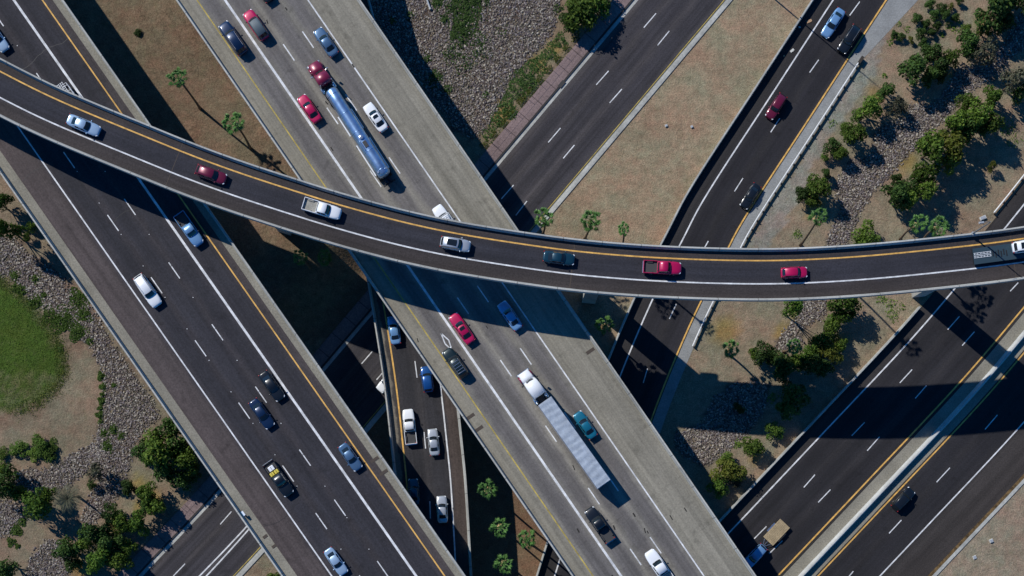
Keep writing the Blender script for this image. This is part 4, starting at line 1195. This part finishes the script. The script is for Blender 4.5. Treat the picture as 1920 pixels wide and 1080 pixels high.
weed_patch('ragged straw grass along the lawn border', [(LAWN[i][0] + (LAWN[i + 1][0] - LAWN[i][0]) * t, LAWN[i][1] + (LAWN[i + 1][1] - LAWN[i][1]) * t, 14, 70) for i in range(1, 10) for t in (.1, .4, .7)], 'yellow', 9, .09)
weed_patch('short green tufts thinning out past the lawn edge', [(LAWN[i][0] + (LAWN[i + 1][0] - LAWN[i][0]) * t + rnd.uniform(-2, 4), LAWN[i][1] + (LAWN[i + 1][1] - LAWN[i][1]) * t, rnd.uniform(10, 20), 55) for i in range(1, 10) for t in (0, .2, .4, .6, .8)], 'mid', 10, .085)
# grass blades so that the lawn is not a plain sheet
x0, x1, y0, y1 = -40, 122, 515, 776
C = []; 
while len(C) < 12000:
    x, y = rnd.uniform(x0, x1), rnd.uniform(y0, y1)
    if in_poly(LAWN, x + rnd.gauss(0, 5), y + rnd.gauss(0, 5)):
        q = PG(x, y); C.append((q.x, q.y, q.z + .06 + rnd.random() * .05))
V, F_ = leaf_quads(C, npr.normal(size=(len(C), 3)) * .6 + [0, 0, .6], npr.uniform(.06, .14, len(C)), .3)
tag(link('grass', quad_mesh('grass', V, F_, LEAF['mid'])), 'short lawn grass at the western picture edge', None, None, 'stuff')

# ------------------------------------------------------------------ shrubs and trees
def crown_mesh(seed, mat, leaves=1500, lobes=9, open_=0.0):
    r = np.random.default_rng(seed)
    cs = []
    for i in range(lobes):
        a = r.uniform(0, 6.28); d = math.sqrt(r.random()) * r.uniform(.6, .95)
        cs.append((d * math.cos(a), d * math.sin(a), .30 + (1 - d) * .95 * r.uniform(.55, 1.0), r.uniform(.24, .46)))
    cs.append((0, 0, .75, .5))
    w = np.array([c[3] ** 2 for c in cs]); w /= w.sum()
    idx = r.choice(len(cs), leaves, p=w)
    dirs = r.normal(size=(leaves, 3)); dirs /= np.linalg.norm(dirs, axis=1, keepdims=True)
    dirs[:, 2] = np.where(dirs[:, 2] < -.35, -dirs[:, 2] * .5, dirs[:, 2])
    rad = r.uniform(.55, 1.08, leaves) ** .6
    cc = np.array(cs)
    pos = cc[idx, :3] + dirs * (cc[idx, 3] * rad)[:, None]
    # a few bare gaps and stray sprays beyond the outline
    k = int(leaves * .06); pos[:k] += dirs[:k] * r.uniform(.04, .16, (k, 1))
    nrm = dirs + r.normal(size=(leaves, 3)) * .75 + np.array([0, 0, .5])
    V, F_ = leaf_quads(pos, nrm, r.uniform(.045, .105, leaves) * (1 + open_ * .3), .6)
    return quad_mesh('crown', V, F_, mat)
CROWNS = {}
for k, lv, op in (('dark', 1700, 0), ('mid', 1600, 0), ('bright', 1500, 0), ('yellow', 1200, .2), ('grey', 750, .2)):
    CROWNS[k] = [crown_mesh(100 + 7 * i + len(k) * 31, LEAF[k], lv, 8 + i, op) for i in range(4)]
def limb_mesh(seed):
    r = random.Random(seed); mb = MB()
    mb.tube([(0, 0, -.05), (.03, .02, .25), (.0, .05, .55)], [.085, .06, .035], 7)
    for k in range(5):
        a = k * 1.26 + r.uniform(-.3, .3); l_ = r.uniform(.35, .6)
        mb.tube([(.01, .02, .15 + .05 * k), (l_ * .5 * math.cos(a), l_ * .5 * math.sin(a), .4 + .06 * k), (l_ * math.cos(a), l_ * math.sin(a), .62 + .07 * k)], [.045, .03, .012], 6)
    return mb.mesh('trunk', BARK)
LIMBS = [limb_mesh(i) for i in range(3)]
ORD = ['first', 'second', 'third', 'fourth', 'fifth', 'sixth', 'seventh', 'eighth', 'ninth', 'tenth', 'eleventh', 'twelfth', 'thirteenth', 'fourteenth', 'fifteenth', 'sixteenth', 'seventeenth', 'eighteenth', 'nineteenth', 'twentieth']
WORD = {'dark': 'dark green', 'mid': 'mid green', 'bright': 'bright green', 'yellow': 'yellowish green', 'grey': 'grey twiggy'}
vrnd = random.Random(21)
def bush(px, py, rpx, kind, label, group, tall=1.0, name='shrub', cat='shrub'):
    r = rpx / K * 1.24
    h = r * 1.35 * tall
    q = PG(px, py, h * .75)
    z0 = terrain_z(q.x, q.y)
    root = thing(name, label, cat, (q.x, q.y, z0), vrnd.uniform(0, 6.28), group)
    c = link('crown', vrnd.choice(CROWNS[kind]), root)
    c.scale = (r * vrnd.uniform(.92, 1.08), r * vrnd.uniform(.92, 1.08), h)
    c.location.z = h * .12 * tall
    t = link('trunk', vrnd.choice(LIMBS), root); t.scale = (r, r, h)
def cluster(group, where, items, tall=1.0, name='shrub', cat='shrub', sizes=True):
    """labels count down the picture among those of one colour within the cluster"""
    items = sorted(items, key=lambda i: i[1])
    n = {}; tot = {}
    for it in items: tot[it[3]] = tot.get(it[3], 0) + 1
    for it in items:
        k = n.get(it[3], 0); n[it[3]] = k + 1
        noun = cat
        if tot[it[3]] == 1: lab = f'only {WORD[it[3]]} {noun} {where}'
        else: lab = f'{ORD[k]} {WORD[it[3]]} {noun} from the top {where}'
        bush(it[0], it[1], it[2], it[3], lab, group, it[4] if len(it) > 4 else tall, name, cat)

cluster('trees in the northern corner slope', 'in the upper corner clump past the ramp road', [(1868, 18, 32, 'dark'), (1846, 58, 13, 'bright'), (1918, 5, 22, 'dark'), (1815, 83, 21, 'dark'), (1811, 54, 10, 'mid'), (1850, 97, 24, 'grey'), (1888, 40, 18, 'dark'), (1878, -12, 22, 'mid')], 1.25)
cluster('trees above the stone band', 'on the bank between guardrail and stone band', [(1753, 100, 20, 'dark'), (1783, 112, 17, 'mid'), (1763, 124, 20, 'dark'), (1710, 134, 25, 'dark'), (1745, 142, 17, 'dark'), (1660, 172, 15, 'dark'), (1680, 200, 17, 'grey'), (1628, 205, 21, 'mid'), (1607, 216, 12, 'bright'), (1582, 243, 11, 'mid'), (1603, 254, 20, 'mid'), (1558, 274, 14, 'dark'), (1576, 289, 14, 'mid'), (1547, 296, 7, 'bright'), (1549, 327, 10, 'dark'), (1535, 355, 21, 'mid'), (1513, 362, 15, 'dark'), (1522, 378, 13, 'mid')], 1.3)
cluster('trees below the stone band', 'on the bank between stone band and wide freeway', [(1860, 185, 18, 'bright'), (1813, 193, 16, 'mid'), (1834, 217, 25, 'mid'), (1855, 235, 21, 'mid'), (1790, 232, 23, 'mid'), (1897, 155, 23, 'grey'), (1913, 168, 18, 'dark'), (1742, 283, 26, 'mid'), (1786, 275, 25, 'yellow'), (1777, 304, 19, 'mid'), (1735, 330, 23, 'mid'), (1735, 360, 21, 'mid'), (1679, 366, 24, 'dark'), (1700, 378, 19, 'mid'), (1679, 339, 11, 'dark'), (1708, 352, 18, 'dark'), (1760, 262, 15, 'bright'), (1860, 312, 8, 'yellow'), (1816, 240, 20, 'dark')], 1.55)
cluster('shrubs at the flyover edge', 'just north of the flyover among the palms', [(1626, 446, 25, 'mid')], 1.0)
for x, y, r in [(1745, 8, 9), (1766, 14, 9), (1783, 12, 6), (1772, 28, 9), (1751, 29, 9), (1792, 32, 7), (1759, 46, 8), (1739, 43, 9), (1745, 60, 7), (1718, 38, 10), (1725, 63, 10), (1731, 77, 8), (1689, 69, 7), (1676, 64, 7), (1800, 2, 7), (1708, 74, 6)]:
    bush(x, y, r, 'dark' if r > 6 else 'yellow', 'small dark young shrub in the loose group near the upper ramp road' if r > 6 else 'small yellowish young shrub in the loose group near the upper ramp road', 'young shrubs planted in a loose group', 1.1)
cluster('shrubs in the triangle below the flyover', 'in the triangle south of the flyover', [(1482, 577, 18, 'bright', 3.0), (1580, 572, 25, 'bright'), (1568, 597, 15, 'bright'), (1554, 616, 18, 'mid'), (1528, 650, 15, 'bright'), (1510, 668, 19, 'bright'), (1558, 663, 20, 'yellow'), (1431, 660, 18, 'dark'), (1459, 676, 20, 'dark'), (1519, 688, 24, 'dark'), (1472, 692, 20, 'dark'), (1575, 645, 14, 'mid'), (1545, 690, 16, 'dark'), (1491, 745, 24, 'dark'), (1478, 770, 18, 'dark'), (1385, 766, 9, 'dark'), (1540, 635, 13, 'mid'), (1445, 668, 15, 'dark'), (1495, 676, 16, 'mid'), (1412, 664, 11, 'mid'), (1590, 585, 14, 'mid')], 1.35)
cluster('shrubs by the wide freeway wall', 'in the sunlit corner by the wide freeway wall', [(1451, 807, 15, 'bright'), (1414, 840, 20, 'mid'), (1369, 882, 24, 'yellow'), (1348, 910, 18, 'bright'), (1384, 900, 14, 'grey'), (1360, 862, 13, 'mid')], .95)
cluster('trees beside the lawn', 'near the lawn at the western picture edge', [(18, 433, 19, 'bright', 2.2), (58, 424, 9, 'mid'), (3, 385, 18, 'dark', 1.6), (52, 444, 8, 'mid')], 1.2)
cluster('low mounds south of the lawn', 'on the bare ground south of the lawn', [(33, 842, 15, 'bright'), (78, 836, 19, 'bright'), (62, 850, 12, 'mid'), (92, 848, 13, 'bright'), (4, 853, 11, 'mid')], .5)
cluster('trees next to the asphalt viaduct', 'against the edge of the asphalt viaduct', [(314, 806, 22, 'dark'), (298, 852, 32, 'mid'), (275, 845, 20, 'dark'), (353, 864, 24, 'mid'), (333, 832, 24, 'dark'), (310, 885, 22, 'dark'), (335, 895, 20, 'dark'), (365, 885, 14, 'dark')], 1.3)
cluster('trees along the lower verge', 'in the lower corner grove beside the street', [(244, 915, 15, 'dark'), (276, 928, 20, 'mid'), (294, 950, 18, 'mid'), (275, 955, 14, 'dark'), (211, 962, 18, 'dark'), (231, 980, 19, 'mid'), (258, 980, 20, 'bright'), (178, 1000, 24, 'dark'), (200, 1020, 22, 'dark'), (189, 1048, 23, 'bright'), (222, 1052, 20, 'mid'), (125, 1030, 22, 'dark'), (139, 1050, 18, 'dark'), (230, 1015, 17, 'dark'), (160, 1020, 16, 'mid'), (240, 1030, 14, 'mid')], 1.3)
cluster('trees in the lower western corner', 'around the feather palm in the lower corner', [(14, 905, 26, 'dark'), (70, 942, 25, 'bright'), (92, 932, 15, 'mid'), (182, 888, 18, 'grey'), (172, 908, 8, 'dark'), (15, 1062, 22, 'dark'), (35, 925, 17, 'mid'), (8, 880, 14, 'mid'), (515, 1084, 14, 'mid')], 1.35)
cluster('trees by the northern verge', 'beside the pink paved verge at the top edge', [(1085, 20, 30, 'mid'), (1110, 10, 24, 'bright'), (1073, 44, 20, 'dark'), (1100, 30, 18, 'dark'), (1128, -4, 18, 'mid')], 1.0)
bush(259, 58, 7, 'dark', 'lone small dark shrub on the brown ground between the two viaducts', None, .6)

# ------------------------------------------------------------------ palms
def fan_crown(seed, mat, n=26):
    r = random.Random(seed); mb = MB()
    for i in range(n):
        az = i * 2.399 + r.uniform(-.2, .2); t = i / (n - 1)
        el = R(70 - 88 * t + r.uniform(-7, 7))
        pl = r.uniform(.85, 1.2) * (.5 + .5 * math.sin(math.pi * min(1, t * .85 + .2)))
        d = Vector((math.cos(az) * math.cos(el), math.sin(az) * math.cos(el), math.sin(el)))
        base = Vector((0, 0, .1)); tip = base + d * pl
        side = d.cross(Vector((0, 0, 1))); side = side.normalized() if side.length > .05 else Vector((1, 0, 0))
        up = side.cross(d).normalized()
        mb.quad(base - side * .035, base + side * .035, tip + side * .02, tip - side * .02)
        fr = r.uniform(.58, .85); m_ = 9
        roll = r.uniform(-.35, .35)
        side = (side * math.cos(roll) + up * math.sin(roll)).normalized(); up = side.cross(d).normalized()
        for k in range(m_):
            a = (k - (m_ - 1) / 2) / ((m_ - 1) / 2) * R(58)
            dr = d * math.cos(a) + side * math.sin(a)
            ln = fr * (1 - .35 * (abs(a) / R(58)) ** 2) * r.uniform(.85, 1.12)
            da = R(9)
            d1 = d * math.cos(a - da) + side * math.sin(a - da); d2 = d * math.cos(a + da) + side * math.sin(a + da)
            end = tip + dr * ln - Vector((0, 0, .22)) + up * .02 * (-1) ** k
            mb.quad(tip, tip + d1 * ln * .62, end, tip + d2 * ln * .62 + up * .07)
    return mb.mesh('crown', mat, fix=False)
def feather_crown(seed, mat):
    r = random.Random(seed); mb = MB()
    for i in range(26):
        az = i * 2.399; el = R(70 - 85 * i / 25); L_ = 2.0
        prev = Vector((0, 0, .1)); d = Vector((math.cos(az) * math.cos(el), math.sin(az) * math.cos(el), math.sin(el)))
        for k in range(9):
            d = (d - Vector((0, 0, .10))).normalized(); nx = prev + d * L_ / 9
            s = d.cross(Vector((0, 0, 1))).normalized()
            ln = .42 * math.sin(math.pi * (k + 1.2) / 10.5)
            for q in (1, -1):
                for o in (0, .5):
                    b0 = prev.lerp(nx, o)
                    mb.quad(b0, b0 + d * .07 + s * q * ln * .5, b0 + s * q * ln + d * ln * .7 - Vector((0, 0, .07)), b0 - d * .02 + s * q * ln * .4)
            prev = nx
    return mb.mesh('crown', mat, fix=False)
def skirt_mesh(seed):
    r = random.Random(seed); mb = MB()
    for i in range(46):
        a = i * 2.399; z = r.uniform(-.2, -1.3); rr = r.uniform(.3, .62)
        p = Vector((math.cos(a) * .16, math.sin(a) * .16, z + .35)); e = Vector((math.cos(a) * rr, math.sin(a) * rr, z - .4)); s = Vector((-math.sin(a), math.cos(a), 0)) * .16
        mb.quad(p - s * .3, p + s * .3, e + s, e - s)
    return mb.mesh('dead_fronds', STRAW, fix=False)
FANS = [fan_crown(s, LEAF['palm'], 18 + s) for s in range(6)]
SKIRT = skirt_mesh(4)
FEATHER = feather_crown(9, LEAF['grey'])
prn = random.Random(5)
def palm(cpx, cpy, h, label, rad=1.75, base=None, feather=False, skirt=True):
    b0 = PG(cpx, cpy, h); z0 = terrain_z(b0.x, b0.y)
    top = Vector((b0.x, b0.y, z0 + h))
    if base is not None: fo = PG(*base)
    else: fo = Vector((top.x + prn.uniform(-.5, .5), top.y + prn.uniform(-.5, .5), z0))
    root = thing('palm_tree', label, 'palm tree', fo, 0, 'tall palms')
    d = top - fo; pts = []
    for k in range(9):
        t = k / 8; bend = Vector((math.sin(cpx) * .35, math.cos(cpy) * .35, 0)) * math.sin(math.pi * t)
        pts.append(Vector((d.x * t, d.y * t, -.2 + (d.z + .2) * t)) + bend)
    mb = MB(); mb.tube(pts, [.30, .22, .19, .17, .165, .16, .16, .17, .2], 10); mb.build('trunk', PALMBARK, root, True)
    c = link('crown', FEATHER if feather else prn.choice(FANS), root, d, prn.uniform(0, 6.28)); c.scale = (rad / 1.5 * prn.uniform(.92, 1.08), rad / 1.5 * prn.uniform(.92, 1.08), rad / 1.5)
    if skirt and not feather:
        s = link('dead_fronds', SKIRT, root, d, prn.uniform(0, 6)); s.scale = (rad / 1.75,) * 3
palm(335, 148, 13.5, 'fan palm on brown ground, the northern of two casting long trunk shadows', 1.75, (375, 203))
palm(440, 232, 13.5, 'fan palm on brown ground, close above the curved flyover', 1.95, (470, 279))
palm(1019, 410, 14.2, 'fan palm beside the street kerb just above the flyover', 1.75)
palm(1108, 415, 15.2, 'fan palm in the middle of three at the tip of the dry grass triangle', 1.8)
palm(1170, 430, 17.6, 'smallest fan palm of three at the tip of the dry grass triangle', 1.15)
palm(1535, 408, 23.0, 'tall fan palm with visible leaning trunk beside the stone band', 1.75, (1501, 460))
palm(1721, 420, 15.6, 'fan palm north of the flyover with brown trunk showing, of a close pair', 1.8, (1688, 449))
palm(1758, 427, 12.0, 'fan palm nearest the wide freeway, of a close pair', 1.75, (1729, 456))
palm(915, 919, 14.5, 'fan palm highest in the picture on the strip between ramp bridge and concrete viaduct', 1.85)
palm(938, 989, 13.5, 'fan palm between the upper and lower palms right at the shadow line', 1.85)
palm(988, 1012, 12.5, 'fan palm standing nearest the concrete viaduct on the bottom strip', 1.85)
palm(945, 1057, 13.0, 'lowest fan palm on the bottom strip at the picture edge', 1.8)
palm(608, 484, 9.0, 'shaded fan palm at the sunlit tip below the flyover', 1.5, (620, 499))
palm(563, 484, 8.0, 'shaded fan palm deep in the flyover shadow between the viaducts', 1.5)
palm(1134, 611, 9.0, 'dim fan palm in the shaded triangle beside the concrete viaduct', 1.75)
palm(1371, 655, 7.0, 'fan palm with hanging straw coloured fronds at the flyover shadow edge', 1.8)
palm(1488, 650, 8.0, 'dark fan palm over the stone channel south of the flyover', 1.3)
palm(128, 935, 8.0, 'grey feather palm in the lower western grove', 2.1, (146, 931), feather=True)

# ------------------------------------------------------------------ guardrails, fence, poles and small things
RAILM = surf('bright_guardrail_steel', (.70, .71, .71), rough=.5, metal=.1, gains=((2., .85, 1.1),))
def guardrail(label, path, s0, s1, off, step=2.0):
    g = thing('guardrail', label, 'guardrail')
    sp = path.sub(s0, s1, 2.0)
    mb = MB(); sweep(mb, sp, [(off, .45), (off + .06, .52), (off, .60), (off + .06, .68), (off + .02, .76), (off + .08, .82), (off + .18, .80), (off + .18, .46)], closed=True); mb.build('rail', RAILM, g)
    s = s0
    while s <= s1:
        p, n = path.locate(s); q = p + n * (off + .42)
        mb = MB(); mb.box((q.x, q.y, .36), (.2, .2, .74), math.atan2(n.y, n.x)); mb.box((q.x - n.x * .12, q.y - n.y * .12, .62), (.1, .14, .32), math.atan2(n.y, n.x)); mb.build('post', DARK_POST, g)
        s += step
    return g
g1, _ = RA.near(P(1608, 112)); g0, _ = RA.near(P(1275, 640))
g = guardrail('long guardrail with dark posts along the concrete shoulder of the ramp road', RA, g0, g1, 9.55)
p, n = RA.locate(g1); q = p + n * 9.75
mb = MB(); mb.box((q.x, q.y, .55), (.5, 1.3, .8), math.atan2(n.y, n.x)); mb.build('end_terminal', DARK_POST, g)
r1, _ = RF.near(P(2105, 345)); r0, _ = RF.near(P(1950, 520))
r0b, _ = RF.near(P(1985, 500))
guardrail('short guardrail beside the wide freeway north of the flyover', RF, r0b, r1, -14.7, 2.6)

fence_s = [(AR.near(P(1195, -35))[0], AR.near(P(905, 300))[0]), (AR.near(P(415, 905))[0], AR.near(P(200, 1160))[0])]
FENCEM = plain('fence_wire', (.10, .105, .10), .6, .5)
for (sa, sb), lab in zip(fence_s, ('thin wire fence along the pink paved verge in the north', 'thin wire fence along the shaded paved verge beside the lower grove')):
    f = thing('wire_fence', lab, 'fence')
    lo, hi = min(sa, sb), max(sa, sb)
    sp = AR.sub(lo, hi, 3.0)
    for k, zz in enumerate((1.45, .8, .2)):
        mb = MB(); mb.tube([sp.at(i, -3.55, zz) for i in range(len(sp.p))], .018 if k == 0 else .01, 4); mb.build('rail', FENCEM, f)
    s = lo
    while s < hi:
        p, n = AR.locate(s); q = p - n * 3.55
        mb = MB(); mb.tube([(q.x, q.y, -.1), (q.x, q.y, 1.5)], .03, 6); mb.build('post', FENCEM, f); s += 3.3

POLEM = plain('dull_pole_steel', (.20, .21, .22), .6, .2)
def light_pole(label, foot, h, arm, z0):
    o = thing('light_pole', label, 'street light', foot)
    mb = MB(); mb.tube([(0, 0, 0), (0, 0, .25)], .28, 12); mb.build('base', STEEL, o)
    mb = MB(); mb.tube([(0, 0, .2), (0, 0, h * .5), (0, 0, h)], [.13, .10, .07], 10); mb.build('pole', POLEM, o)
    a = Vector(arm)
    mb = MB(); mb.tube([Vector((0, 0, h - .3)), a * .5 + Vector((0, 0, h + .25)), a + Vector((0, 0, h + .4))], .05, 8); mb.build('arm', POLEM, o)
    ad = a.normalized(); mb = MB(); mb.box((a.x + ad.x * .3, a.y + ad.y * .3, h + .38), (.85, .34, .32), math.atan2(a.y, a.x), top=.7); mb.build('lamp_head', STEEL, o)
s, _ = FLY.near(P(1824, 440, Z_FLY + .9)); p, n = FLY.locate(s); q = p + n * .12
light_pole('light pole rising from the flyover parapet near the picture edge', (q.x, q.y, Z_FLY + .9), 8.5, (n.y * 1.2, -n.x * 1.2, 0), 0)
q = P(1440, -12)
light_pole('tall light pole outside the top edge whose shadow crosses the ramp road', (q.x, q.y, 0), 21, (1.6, -1.4, 0), 0)

BOXM = surf('pale_utility_box', (.60, .60, .56), gains=((2, .85, 1.1),))
def utility(px, py, label, d=(.8, .6, .35)):
    q = PG(px, py); mb = MB(); mb.box((0, 0, d[2] / 2), d, .4); o = tag(mb.build('utility_box', BOXM), label, 'utility box', 'pale utility boxes'); o.location = q
    mb = MB(); mb.box((0, 0, d[2] + .02), (d[0] * .8, d[1] * .8, .04), .4); mb.build('lid', STEEL, o)
utility(1249, 236, 'small pale utility box on the dry grass triangle, nearer the street', (.45, .4, .25))
utility(1297, 238, 'small pale utility box on the dry grass triangle, nearer the ramp road', (.4, .4, .25))
utility(1858, 1014, 'pale utility box on the bare tan corner, the upper one', (.6, .6, .3))
utility(1827, 1045, 'dull utility box on the bare tan corner, the lower one', (.6, .6, .2))
utility(1842, 409, 'pale box beside the short guardrail north of the flyover', (1.1, .6, .4))

WOODSC = surf('splintered_wood', (.42, .27, .16), gains=((3, .8, 1.2),))
for px, py, d, a, lab in ((1517, 40, (.95, .42, .08), .45, 'larger tan board scrap beside the wall at the top of the ramp road'), (1485, 95, (.75, .38, .08), .7, 'smaller tan board scrap lying near the white line of the ramp road'), (1470, 105, (.3, .28, .06), .2, 'orange scrap by the ramp wall below the smaller board'), (1499, 51, (.32, .3, .06), .2, 'white scrap by the ramp wall near the larger board')):
    q = P(px, py); mb = MB(); mb.box((0, 0, d[2] / 2), d, a); mb.box((d[0] * .1, 0, d[2] + .015), (d[0] * .25, d[1] * 1.02, .03), a)
    o = tag(mb.build('road_debris', BOXM if 'white' in lab else WOODSC), lab, 'debris'); o.location = (q.x, q.y, .025)
# sign hung on the viaduct barrier
q = P(458, 962, Z_LF + .5); s, _ = LF.near(q); p, n = LF.locate(s); q = p + n * .6
sg = thing('barrier_sign', 'small blue and white panel leaning inside the asphalt viaduct barrier', 'sign', (q.x, q.y, Z_LF), math.atan2(n.y, n.x))
mb = MB(); mb.box((0, 0, .5), (.06, .85, .9)); mb.build('panel', plain('blue_sign_sheet', (.02, .20, .42), .5), sg)
mb = MB(); mb.box((.18, 0, .93), (.3, .8, .05)); mb.build('top_flap', plain('white_sign_sheet', (.75, .8, .85), .4), sg)
# steel pipe among the stones at the top edge
q0 = PG(796, -14, .5); q1 = PG(806, 15, .35)
pp = thing('drain_pipe', 'pale steel drain channel among the stones at the top edge', 'pipe', PG(800, 2))
mb = MB(); mb.tube([q0 - pp.location, q1 - pp.location], .17, 10); mb.build('barrel', STEEL, pp)
mb = MB(); mb.tube([q1 - pp.location, q1 - pp.location + (q1 - q0).normalized() * .25], .24, 10); mb.build('collar', CONC_EDGE, pp)
